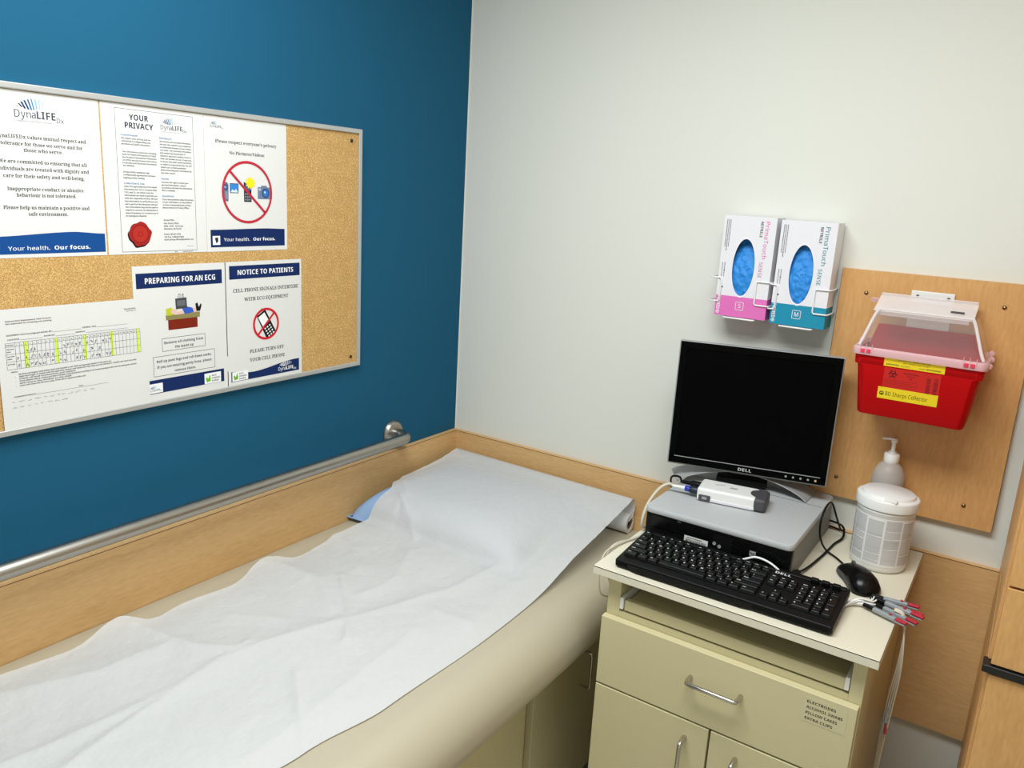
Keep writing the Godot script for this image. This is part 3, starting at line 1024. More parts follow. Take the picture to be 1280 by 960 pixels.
func make_couch_paper() -> void:
	var o := thing("couch_paper", "white paper sheet pulled from its roll over the couch and pillow", "paper", Vector3(0.0, BED, 0.0))
	var left := [[0.0, 0.045], [0.20, 0.045], [0.30, 0.050], [0.36, 0.066], [0.42, 0.100], [0.49, 0.098], [0.61, 0.088], [0.75, 0.095], [0.815, 0.062], [0.95, 0.102], [1.06, 0.084], [1.14, 0.096], [1.185, 0.060], [1.28, 0.080], [1.42, 0.066], [1.9, 0.09]]
	var right := [[0.0, 0.662], [0.5, 0.662], [0.75, 0.668], [1.04, 0.660], [1.20, 0.636], [1.42, 0.606], [1.9, 0.57]]
	var lift := [[0.0, 0.0], [0.62, 0.0], [0.73, 0.0], [0.81, 0.013], [0.93, 0.0], [1.10, 0.0], [1.18, 0.014], [1.30, 0.002], [1.42, 0.004], [1.9, 0.0]]
	var f := FastNoiseLite.new()
	f.seed = 8
	f.frequency = 4.0
	f.fractal_octaves = 3
	# creases: line through (x, z), height, width, step (the sheet lies higher on one side)
	var creases := [
		[[[0.255, 0.755], [0.394, 0.864], [0.461, 0.942]], 0.0075, 0.0085],
		[[[0.467, 1.076], [0.552, 1.143], [0.640, 1.206]], 0.0065, 0.0075],
		[[[0.30, 1.60], [0.338, 1.285], [0.334, 1.098], [0.397, 0.895], [0.493, 0.637], [0.537, 0.453]], 0.0085, 0.016],
		[[[0.42, 1.62], [0.375, 1.399], [0.331, 1.185], [0.319, 1.068]], 0.009, 0.014],
		[[[0.150, 0.430], [0.204, 0.471], [0.268, 0.507]], 0.008, 0.008],
		[[[0.10, 1.175], [0.245, 1.142], [0.32, 1.10]], 0.010, 0.024],
		[[[0.10, 0.812], [0.237, 0.802], [0.33, 0.86]], 0.009, 0.020],
		[[[0.61, 1.42], [0.586, 1.293], [0.569, 1.072], [0.541, 0.818]], 0.005, 0.013],
		[[[0.09, 0.617], [0.174, 0.637], [0.26, 0.70]], 0.006, 0.012],
		[[[0.12, 1.46], [0.20, 1.30], [0.21, 1.16]], 0.008, 0.020],
		[[[0.20, 1.02], [0.30, 0.96], [0.40, 0.99]], 0.004, 0.010],
		[[[0.44, 0.70], [0.53, 0.74], [0.62, 0.73]], 0.004, 0.010],
		[[[0.30, 0.56], [0.36, 0.68], [0.35, 0.78]], 0.005, 0.011],
		[[[0.10, 0.36], [0.16, 0.42], [0.17, 0.48]], 0.005, 0.010],
	]
	var P := []
	# from the roll up to the crest by the wall
	for q in [[0.058, 0.045], [0.036, 0.056], [0.027, 0.072], [0.026, 0.088], [0.031, 0.100], [0.040, 0.107], [0.052, 0.1095]]:
		var row := PackedVector3Array()
		for j in 89:
			var t := j / 88.0
			row.append(Vector3(lerpf(0.045, 0.662, t), q[1] - 0.006 * t, q[0]))
		P.append(row)
	for i in 260:
		var z := 0.064 + (1.86 - 0.064) * i / 259.0
		var xl := table(left, z)
		var xr := table(right, z)
		var row := PackedVector3Array()
		for j in 89:
			var t := j / 88.0
			var xx := lerpf(xl, xr, t)
			var p := Vector2(xx, z)
			var slope := clampf(1.0 - (z - 0.05) / 0.60, 0.0, 1.0)
			var h := 0.0035 + (0.105 - 0.010 * t) * pow(slope, 1.12)
			var pil := pillow_top(maxf(xx, 0.060), z)
			h = smax(h, pil + 0.005, 0.016) if pil > 0.0131 else h
			var flatness := smoothstep(0.36, 0.60, z)
			h += (0.3 + 0.7 * flatness) * 0.0034 * (0.7 + f.get_noise_2d(xx * 1.4, z))
			h += 0.0012 * (0.5 + f.get_noise_2d(xx * 7.0 + 3.0, z * 6.0))
			var best := 0.0
			for c in creases:
				var d := 9.0
				for q in c[0].size() - 1: d = minf(d, seg_dist(p, Vector2(c[0][q][0], c[0][q][1]), Vector2(c[0][q + 1][0], c[0][q + 1][1])))
				if d < c[2] * 4.0: best = maxf(best, c[1] * (0.75 * exp(-d / c[2]) + 0.25 * exp(-pow(d / (c[2] * 2.0), 2.0))))
			h += best
			# broad soft swells between the creases
			h += flatness * 0.004 * (1.0 + sin(z * 17.0 + xx * 9.0) * sin(xx * 11.0 - z * 3.0))
			h += table(lift, z) * pow(1.0 - t, 5.0)
			h = lerpf(h, 0.0022, flatness * smoothstep(0.90, 1.0, t) * 0.85)
			row.append(Vector3(xx, maxf(h, 0.002), z))
		P.append(row)
	var g := geo()
	g.sheet(P, 1.0)
	part(g, "sheet", M.couch_paper, o)
	# the roll lying against the wall board
	var r := geo(Vector3(0.045, 0.0285, 0.047), Basis(Vector3.FORWARD, PI / 2))
	r.lathe([[0.0165, 0.0], [0.027, 0.0], [0.027, 0.615], [0.0165, 0.615], [0.0165, 0.0]], 32, Vector3.ZERO, 0.55, false)
	part(r, "roll", M.roll_paper, o)
	var core := geo(Vector3(0.045, 0.0285, 0.047), Basis(Vector3.FORWARD, PI / 2))
	core.lathe([[0.0145, 0.002], [0.0164, 0.002], [0.0164, 0.613], [0.0145, 0.613], [0.0145, 0.002]], 28, Vector3.ZERO, 0.55, false)
	part(core, "core", M.cardboard, o)

const TOP := 0.879

func make_cart() -> void:
	var o := thing("computer_cart", "cream laminate cart with drawer and cupboard doors under the computer", "cart", Vector3(1.1, 0.0, 0.3))
	var off := Vector3(-1.1, 0.0, -0.3)
	var B := func(x0, y0, z0, x1, y1, z1, r): 
		var g := geo(off)
		g.box(Vector3(x0 + x1, y0 + y1, z0 + z1) * 0.5, Vector3(x1 - x0, y1 - y0, z1 - z0), r)
		return g
	var top := part(B.call(0.817, 0.8605, 0.02, 1.379, TOP, 0.576, 0.0012), "top", M.cream_top, o)
	part(B.call(0.8168, TOP - 0.0022, 0.0195, 1.3792, TOP - 0.0008, 0.5763, 0.0), "edge_seam", M.seam, top, "dark seam line of the laminate edge")
	part(B.call(0.843, 0.02, 0.03, 0.872, 0.8605, 0.546, 0.001), "side_panel", M.cream, o)
	part(B.call(1.336, 0.02, 0.03, 1.360, 0.8605, 0.546, 0.001), "side_panel", M.cream, o)
	part(B.call(0.872, 0.02, 0.03, 1.336, 0.8605, 0.045, 0.0), "back_panel", M.cream, o)
	part(B.call(0.872, 0.06, 0.045, 1.336, 0.08, 0.54, 0.0), "bottom_panel", M.cream, o)
	part(B.call(0.872, 0.760, 0.045, 1.336, 0.779, 0.546, 0.0), "shelf", M.cream, o)
	# keyboard tray on its runners
	var tray := part(B.call(0.884, 0.786, 0.10, 1.326, 0.799, 0.530, 0.001), "keyboard_tray", M.cream, o)
	part(B.call(0.882, 0.783, 0.530, 1.328, 0.808, 0.546, 0.003), "front_lip", M.cream, tray)
	for x in [0.873, 1.327]:
		part(B.call(x, 0.786, 0.12, x + 0.008, 0.812, 0.549, 0.001), "runner", M.white_plastic, o)
	var dr := part(B.call(0.841, 0.607, 0.547, 1.358, 0.766, 0.565, 0.0018), "drawer", M.cream, o)
	handle(dr, off + Vector3(1.049, 0.705, 0.565), off + Vector3(1.152, 0.705, 0.565), Vector3(0, 0, 0.03))
	for d in [[0.841, 1.0985, 1.052], [1.1025, 1.358, 1.158]]:
		var door := part(B.call(d[0], 0.075, 0.547, d[1], 0.603, 0.565, 0.0018), "door", M.cream, o)
		handle(door, off + Vector3(d[2], 0.566, 0.565), off + Vector3(d[2], 0.466, 0.565), Vector3(0, 0, 0.03))
	for p in [[0.88, 0.08], [1.32, 0.08], [0.88, 0.50], [1.32, 0.50]]:
		var w := geo(off + Vector3(p[0], 0.0, p[1]))
		w.lathe([[0.018, 0.0], [0.02, 0.004], [0.02, 0.021]], 16)
		part(w, "foot", M.black_plastic, o)
	# typed sticker on the drawer
	var st := B.call(1.264, 0.706, 0.5652, 1.343, 0.7565, 0.5655, 0.0)
	var sticker := part(st, "sticker", paint("sticker", rgb(208, 199, 160), 0.4), dr)
	var g := geo(off)
	var y := 0.7455
	for s in [["ELECTRODES", 0.051], ["ALCOHOL SWABS", 0.064], ["PILLOW CASES", 0.056], ["EXTRA CLIPS", 0.049]]:
		write(g, s[0], 0.0054, Vector2(1.272, y), 0.5657, 0, "sans-bold", s[1])
		y -= 0.0115
	part(g, "lettering", ink(rgb(40, 36, 30)), sticker)

func make_computer() -> void:
	# low desktop case
	var o := thing("desktop_computer", "flat desktop computer with grey top and black front under the monitor", "computer", Vector3(1.007, TOP, 0.2))
	# local: x -0.165..0.165, y 0..0.085, z -0.18..0.193
	var rr := func(hx, z0, z1, r, y):
		var ring := PackedVector3Array()
		var cz: float = (z0 + z1) * 0.5
		var hz: float = (z1 - z0) * 0.5
		for c in [[1, 1], [-1, 1], [-1, -1], [1, -1]]:
			var base := atan2(c[1], c[0]) - PI / 4
			for k in 5:
				var a: float = base + PI / 2 * k / 4.0
				ring.append(Vector3(c[0] * (hx - r) + cos(a) * r, y, cz + c[1] * (hz - r) + sin(a) * r))
		return ring
	var g := geo()
	g.loft([rr.call(0.163, -0.178, 0.17, 0.004, 0.004), rr.call(0.163, -0.178, 0.17, 0.004, 0.072)])
	part(g, "case", M.pc_side, o)
	g = geo()
	g.loft([rr.call(0.164, -0.18, 0.192, 0.014, 0.072), rr.call(0.165, -0.18, 0.193, 0.016, 0.074), rr.call(0.165, -0.18, 0.193, 0.016, 0.082), rr.call(0.163, -0.178, 0.191, 0.014, 0.085)])
	part(g, "lid", M.pc_grey, o)
	g = geo()
	g.box(Vector3(0, 0.0852, -0.075), Vector3(0.318, 0.0012, 0.0016))
	part(g, "lid_seam", M.pc_side, o)
	g = geo()
	g.box(Vector3(0, 0.0385, 0.178), Vector3(0.326, 0.067, 0.018), 0.006)
	part(g, "front_bezel", M.black_plastic, o)
	for k in 13:
		g = geo()
		g.box(Vector3(0.098, 0.010 + k * 0.0042, 0.1872), Vector3(0.118, 0.0022, 0.0016))
		part(g, "vent_slat", M.black_gloss, o)
	g = geo()
	g.box(Vector3(-0.075, 0.052, 0.1872), Vector3(0.146, 0.030, 0.0016), 0.0005)
	part(g, "disc_tray", M.black_gloss, o)
	g = geo()
	g.box(Vector3(-0.040, 0.030, 0.188), Vector3(0.054, 0.022, 0.0008))
	var lab := part(g, "asset_label", M.paper, o, "white bar code label")
	g = geo()
	var rng := RandomNumberGenerator.new()
	rng.seed = 4
	var bx := -0.063
	while bx < -0.019:
		var w := rng.randf_range(0.0006, 0.0019)
		g.rect(bx, 0.022, bx + w, 0.034, 0.1886)
		bx += w + rng.randf_range(0.0006, 0.0016)
	g.rect(-0.061, 0.0365, -0.027, 0.038, 0.1886)
	part(g, "bars", ink(rgb(40, 40, 42)), lab)
	g = geo()
	g.box(Vector3(-0.082, 0.069, 0.1883), Vector3(0.009, 0.009, 0.0012), 0.0004)
	part(g, "badge", M.grey_rubber, o)
	# sockets and the maker's plate near the middle
	for p in [[0.001, 0.041], [0.0125, 0.037]]:
		g = geo(Vector3(p[0], p[1], 0.1875), Basis(Vector3.RIGHT, PI / 2))
		g.lathe([[0.0038, 0.0], [0.0038, 0.0012], [0.002, 0.0012], [0.002, 0.0002]], 14)
		part(g, "audio_socket", M.silver_plastic, o)
	g = geo()
	g.box(Vector3(0.0845, 0.043, 0.1886), Vector3(0.013, 0.011, 0.001))
	var badge := part(g, "plate", M.silver_plastic, o)
	g = geo()
	write(g, "hp", 0.006, Vector2(0.0845, 0.0405), 0.1893, 1, "sans-bold")
	part(g, "lettering", ink(rgb(30, 30, 34)), badge)
	g = geo()
	g.box(Vector3(0.1612, 0.05, 0.12), Vector3(0.001, 0.014, 0.004), 0.0004)
	part(g, "latch", M.black_plastic, o)
	for p in [[-0.14, -0.15], [0.14, -0.15], [-0.14, 0.15], [0.14, 0.15]]:
		g = geo(Vector3(p[0], 0.0, p[1]))
		g.lathe([[0.008, 0.0], [0.008, 0.0045]], 10)
		part(g, "foot", M.black_plastic, o)

func make_monitor() -> void:
	var o := thing("monitor", "black square-format monitor with silver edge standing on the computer", "monitor", Vector3(1.0, 0.9645, 0.12), deg_to_rad(14.3))
	# local: screen faces +z; centre of the panel
	var tilt := Basis(Vector3.RIGHT, deg_to_rad(-2.2))
	var inv := Basis(Vector3.UP, deg_to_rad(14.3)).inverse()
	var c: Vector3 = inv * (Vector3(0.982, 1.158, 0.139) - o.position)
	var g := geo(c, tilt)
	g.box(Vector3(0, 0, -0.0130), Vector3(0.370, 0.306, 0.0225), 0.0015)
	part(g, "casing", M.silver_plastic, o)
	# black front frame in four rails
	for r in [[0, 0.1435, 0.364, 0.016], [0, -0.1395, 0.364, 0.019], [-0.1742, 0.0, 0.0156, 0.275], [0.1742, 0.0, 0.0156, 0.275]]:
		g = geo(c, tilt)
		g.box(Vector3(r[0], r[1], 0.0), Vector3(r[2], r[3], 0.0045), 0.001)
		part(g, "bezel", M.bezel_black, o)
	g = geo(c, tilt)
	g.box(Vector3(0, 0.0035, -0.0005), Vector3(0.334, 0.269, 0.001))
	part(g, "screen", M.screen_black, o)
	g = geo(c, tilt)
	g.box(Vector3(0, -0.1315, 0.0026), Vector3(0.338, 0.0016, 0.0008))
	part(g, "trim_line", M.silver_plastic, o)
	g = geo(c, tilt)
	write(g, "DELL", 0.0072, Vector2(0.0, -0.1448), 0.0026, 1, "sans-bold", 0.031)
	part(g, "lettering", ink(rgb(206, 206, 206)), o)
	for k in 5:
		g = geo(c + tilt * Vector3(0.094 + 0.0165 * k, -0.1405, 0.0022), tilt * Basis(Vector3.RIGHT, PI / 2))
		g.lathe([[0.0026, 0.0], [0.0026, 0.0008], [0.0018, 0.0011]], 12)
		part(g, "button", M.silver_plastic if k < 4 else paint("power_lamp", rgb(226, 190, 120), 0.4), o)
	# back housing and neck
	g = geo(c, tilt)
	g.box(Vector3(0, 0.0, -0.036), Vector3(0.23, 0.2, 0.03), 0.01)
	part(g, "back_housing", M.black_plastic, o)
	g = geo()
	g.box(Vector3(c.x, 0.075, c.z - 0.062), Vector3(0.075, 0.14, 0.018), 0.006)
	part(g, "neck", M.silver_plastic, o)
	# arched base: two swept feet over a black block that darkens the gap under the arch
	var foot: Vector3 = inv * (Vector3(0.970, 0.9645, 0.110) - o.position)
	g = geo(foot)
	var P := []
	for i in 9:
		var t := i / 8.0
		var row := PackedVector3Array()
		for k in 25:
			var s := -1.0 + 2.0 * k / 24.0
			var zf := lerpf(-0.035, 0.040, t)
			# feet splay outwards and forwards
			var reach := lerpf(0.176, 0.150, t)
			var px := s * reach
			var pz := zf + 0.010 * t * pow(absf(s), 1.6) - 0.035 * t * (1.0 - absf(s))
			var py := 0.0020 + 0.034 * pow(1.0 - s * s, 0.75)
			row.append(Vector3(px, py, pz))
		P.append(row)
	g.sheet(P, 1.0)
	var Q := []
	for row in P:
		var r2 := PackedVector3Array()
		for p in row: r2.append(p - Vector3(0, 0.0014, 0))
		Q.append(r2)
	g.sheet(Q, -1.0)
	part(g, "base", M.silver_plastic, o)
	g = geo(foot)
	var edge := []
	for p in P[8]: edge.append(p)
	g.tube(edge, 0.0016, 6)
	part(g, "base_edge", M.silver_plastic, o)
	g = geo(foot)
	g.box(Vector3(0, 0.012, -0.012), Vector3(0.12, 0.016, 0.05), 0.004)
	part(g, "dark_gap_block", M.black_plastic, o)

func make_keyboard() -> void:
	var o := thing("keyboard", "black full-size keyboard at the front edge of the cart", "keyboard", Vector3(0.8555, TOP, 0.5545), deg_to_rad(0.6))
	var tilt := Basis(Vector3.RIGHT, deg_to_rad(4.6))
	var W := 0.437
	var D := 0.157
	var up := geo(Vector3(0, 0.003, 0), tilt)
	up.box(Vector3(W / 2, 0.0085, -D / 2), Vector3(W, 0.017, D), 0.004)
	up.box(Vector3(W / 2, 0.016, -D + 0.009), Vector3(W - 0.01, 0.008, 0.014), 0.003)
	part(up, "body", M.black_plastic, o)
	# palm edge that bows out along the front
	var lip := geo(Vector3(0, 0.003, 0), tilt)
	var poly := PackedVector2Array([Vector2(0.006, 0.0), Vector2(W - 0.006, 0.0), Vector2(W - 0.006, -0.003), Vector2(0.29, -0.003), Vector2(0.27, -0.007), Vector2(0.05, -0.007), Vector2(0.03, -0.003), Vector2(0.006, -0.003)])
	lip.x = lip.x * Transform3D(Basis(Vector3.RIGHT, PI / 2), Vector3(0, 0.013, -0.003))
	for i in poly.size(): poly[i] = Vector2(poly[i].x, -poly[i].y)
	lip.prism(poly, 0.0, 0.012)
	part(lip, "palm_edge", M.black_plastic, o)
	for s in [0.03, W - 0.03]:
		var ft := geo()
		ft.box(Vector3(s, 0.009, -D + 0.014), Vector3(0.02, 0.018, 0.004), 0.001)
		part(ft, "rear_foot", M.black_plastic, o)
	# keys: shared meshes by width
	var U := 0.01855
	var rows := [
		[0.0, [[0, 1, "Esc"], [2, 1, "F1"], [3, 1, "F2"], [4, 1, "F3"], [5, 1, "F4"], [6.5, 1, "F5"], [7.5, 1, "F6"], [8.5, 1, "F7"], [9.5, 1, "F8"], [11, 1, "F9"], [12, 1, "F10"], [13, 1, "F11"], [14, 1, "F12"]]],
		[1.3, [[0, 1, "~"], [1, 1, "1"], [2, 1, "2"], [3, 1, "3"], [4, 1, "4"], [5, 1, "5"], [6, 1, "6"], [7, 1, "7"], [8, 1, "8"], [9, 1, "9"], [10, 1, "0"], [11, 1, "-"], [12, 1, "="], [13, 2, "Back"], [15.25, 1, "Ins"], [16.25, 1, "Hm"], [17.25, 1, "Up"], [18.5, 1, "Num"], [19.5, 1, "/"], [20.5, 1, "*"], [21.5, 1, "-"]]],
		[2.3, [[0, 1.5, "Tab"], [1.5, 1, "Q"], [2.5, 1, "W"], [3.5, 1, "E"], [4.5, 1, "R"], [5.5, 1, "T"], [6.5, 1, "Y"], [7.5, 1, "U"], [8.5, 1, "I"], [9.5, 1, "O"], [10.5, 1, "P"], [11.5, 1, "["], [12.5, 1, "]"], [13.5, 1.5, "|"], [15.25, 1, "Del"], [16.25, 1, "End"], [17.25, 1, "Dn"], [18.5, 1, "7"], [19.5, 1, "8"], [20.5, 1, "9"]]],
		[3.3, [[0, 1.75, "Caps"], [1.75, 1, "A"], [2.75, 1, "S"], [3.75, 1, "D"], [4.75, 1, "F"], [5.75, 1, "G"], [6.75, 1, "H"], [7.75, 1, "J"], [8.75, 1, "K"], [9.75, 1, "L"], [10.75, 1, ";"], [11.75, 1, "'"], [12.75, 2.25, "Enter"], [18.5, 1, "4"], [19.5, 1, "5"], [20.5, 1, "6"]]],
		[4.3, [[0, 2.25, "Shift"], [2.25, 1, "Z"], [3.25, 1, "X"], [4.25, 1, "C"], [5.25, 1, "V"], [6.25, 1, "B"], [7.25, 1, "N"], [8.25, 1, "M"], [9.25, 1, ","], [10.25, 1, "."], [11.25, 1, "/"], [12.25, 2.75, "Shift"], [16.25, 1, "^"], [18.5, 1, "1"], [19.5, 1, "2"], [20.5, 1, "3"]]],
		[5.3, [[0, 1.5, "Ctrl"], [1.5, 1.25, "+"], [2.75, 1.25, "Alt"], [4, 5.5, ""], [9.5, 1.25, "Alt"], [10.75, 1.25, "+"], [12, 1.25, "="], [13.25, 1.75, "Ctrl"], [15.25, 1, "<"], [16.25, 1, "v"], [17.25, 1, ">"], [18.5, 2, "0"], [20.5, 1, "."]]]]
	var meshes := {}
	var legend := geo(Vector3(0, 0.003, 0), tilt)
	var face := Basis(Vector3.RIGHT, -PI / 2)
	var place := func(ux: float, uy: float, w: float, h: float, s: String):
		var key := Vector2(w, h)
		if not meshes.has(key):
			var k := geo()
			var bx := w * U - 0.0012
			var bz := h * U - 0.0012
			var rings := []
			for lv in [[0.0, 0.0], [0.0, 0.002], [0.0022, 0.0072], [0.0034, 0.0080], [0.006, 0.0078]]:
				var hx: float = bx / 2 - lv[0]
				var hz: float = bz / 2 - lv[0]
				rings.append(PackedVector3Array([Vector3(hx, lv[1], hz), Vector3(-hx, lv[1], hz), Vector3(-hx, lv[1], -hz), Vector3(hx, lv[1], -hz)]))
			# square rings: flat faces per side
			for q in rings.size() - 1:
				for j in 4:
					var a: Vector3 = rings[q][j]
					var b: Vector3 = rings[q][(j + 1) % 4]
					var cc: Vector3 = rings[q + 1][(j + 1) % 4]
					var d: Vector3 = rings[q + 1][j]
					var m := (b - a).cross(d - a).normalized()
					if m.dot(a + b + Vector3(0, 0.01, 0)) < 0: m = -m
					k.quad(a, b, cc, d, m)
			k.fan(rings[-1], Vector3.UP)
			meshes[key] = k.mesh()
		var cx := 0.0095 + (ux + w / 2) * U
		var cz := -(D - 0.018) + (uy + h / 2) * U
		var n := MeshInstance3D.new()
		n.mesh = meshes[key]
		n.material_override = M.key_black
		n.name = "key"
		n.transform = Transform3D(tilt, Vector3(0, 0.003, 0)) * Transform3D(Basis(), Vector3(cx, 0.0165, cz))
		o.add_child(n, true)
		if s:
			var was := legend.x
			legend.x = was * Transform3D(face, Vector3(cx - w * U / 2 + 0.0048, 0.0165 + 0.0083, cz - 0.0010))
			write(legend, s, 0.0042 if s.length() == 1 else 0.0026, Vector2.ZERO, 0.0, 0, "sans-bold")
			legend.x = was
	for r in rows:
		for k in r[1]: place.call(k[0], r[0], k[1], 1.0, k[2])
	place.call(21.5, 2.3, 1.0, 2.0, "+")
	place.call(21.5, 4.3, 1.0, 2.0, "Ent")
	part(legend, "key_legends", ink(rgb(236, 236, 232)), o)
	# maker's lettering and three status lamps at the top right
	var dl := geo(Vector3(0, 0.003, 0), tilt)
	dl.x = dl.x * Transform3D(face, Vector3(0.2965, 0.0203, -D + 0.0285))
	write(dl, "DELL", 0.0078, Vector2(0, 0), 0.0, 0, "sans-bold", 0.031)
	part(dl, "lettering", ink(rgb(216, 216, 214)), o)
	for k in 3:
		var st := geo(Vector3(0, 0.003, 0), tilt)
		st.box(Vector3(0.372 + k * 0.0205, 0.0225, -D + 0.019), Vector3(0.015, 0.011, 0.011), 0.002)
		part(st, "status_key", M.black_plastic, o)
	# plug at the back and cord running behind the computer
	var wx := o.transform.affine_inverse()
	var plug := geo()
	plug.x = wx
	plug.tube([Vector3(1.160, 0.894, 0.405), Vector3(1.170, 0.892, 0.370), Vector3(1.178, 0.890, 0.345)], 0.0075, 12)
	part(plug, "strain_relief", M.black_plastic, o)
	var cord := geo()
	cord.x = wx
	cord.tube([Vector3(1.178, 0.890, 0.345), Vector3(1.187, 0.885, 0.29), Vector3(1.197, 0.883, 0.20), Vector3(1.203, 0.883, 0.12), Vector3(1.212, 0.886, 0.07), Vector3(1.20, 0.90, 0.035), Vector3(1.15, 0.90, 0.0185)], 0.0026, 8, 6)
	part(cord, "cord", M.black_plastic, o)

func make_mouse() -> void:
	var at := Vector3(1.288, TOP, 0.289)
	var o := thing("mouse", "black computer mouse on the cart beside the wipes tub", "mouse", at, deg_to_rad(31.0))
	# local: nose towards -z, length 0.118, width 0.062
	var rings := []
	var prof := [[-0.059, 0.018, 0.010], [-0.055, 0.026, 0.017], [-0.045, 0.029, 0.023], [-0.030, 0.0295, 0.028], [-0.010, 0.028, 0.034], [0.010, 0.029, 0.0375], [0.030, 0.031, 0.036], [0.045, 0.029, 0.028], [0.054, 0.022, 0.017], [0.059, 0.010, 0.008]]
	for p in prof:
		var ring := PackedVector3Array()
		for k in 17:
			var a := PI * k / 16.0
			ring.append(Vector3(cos(a) * p[1], 0.003 + p[2] * pow(sin(a), 0.75), p[0]))
		for k in range(1, 6):
			ring.append(Vector3(lerpf(-p[1], p[1], k / 6.0), 0.003, p[0]))
		rings.append(ring)
	rings.reverse()
	var g := geo()
	g.loft(rings)
	part(g, "shell", M.black_gloss, o)
	for s in [-1, 1]:
		g = geo()
		var P := []
		for i in 8:
			var z := -0.050 + i * 0.011
			var row := PackedVector3Array()
			var hw := 0.0
			for q in prof.size() - 1:
				if z >= prof[q][0] and z <= prof[q + 1][0]: hw = lerpf(prof[q][1], prof[q + 1][1], (z - prof[q][0]) / (prof[q + 1][0] - prof[q][0]))
			for j in 4: row.append(Vector3(s * (hw + 0.0012 - 0.0005 * j), 0.004 + 0.0042 * j * (0.6 + 0.4 * sin(PI * i / 7.0)), z))
			P.append(row)
		g.sheet(P, s)
		part(g, "side_grip", M.grey_rubber, o)
	g = geo(Vector3(0, 0.0275, -0.036), Basis(Vector3.FORWARD, PI / 2))
	g.lathe([[0.006, -0.003], [0.0075, -0.002], [0.0075, 0.002], [0.006, 0.003]], 16)
	part(g, "scroll_wheel", M.grey_rubber, o)
	g = geo()
	g.tube([Vector3(0.0, 0.0335, -0.022), Vector3(0.0, 0.0375, -0.004)], 0.0006, 6)
	part(g, "button_gap", M.black_plastic, o)
	g = geo()
	g.x = o.transform.affine_inverse()
	g.tube([Vector3(1.258, 0.886, 0.241), Vector3(1.225, 0.883, 0.196), Vector3(1.196, 0.890, 0.180), Vector3(1.186, 0.925, 0.205), Vector3(1.184, 0.965, 0.215), Vector3(1.185, 0.990, 0.185), Vector3(1.187, 0.985, 0.135), Vector3(1.196, 0.945, 0.105), Vector3(1.203, 0.905, 0.070), Vector3(1.205, 0.89, 0.04), Vector3(1.17, 0.885, 0.0185)], 0.0022, 8, 6)
	part(g, "cord", M.black_plastic, o)

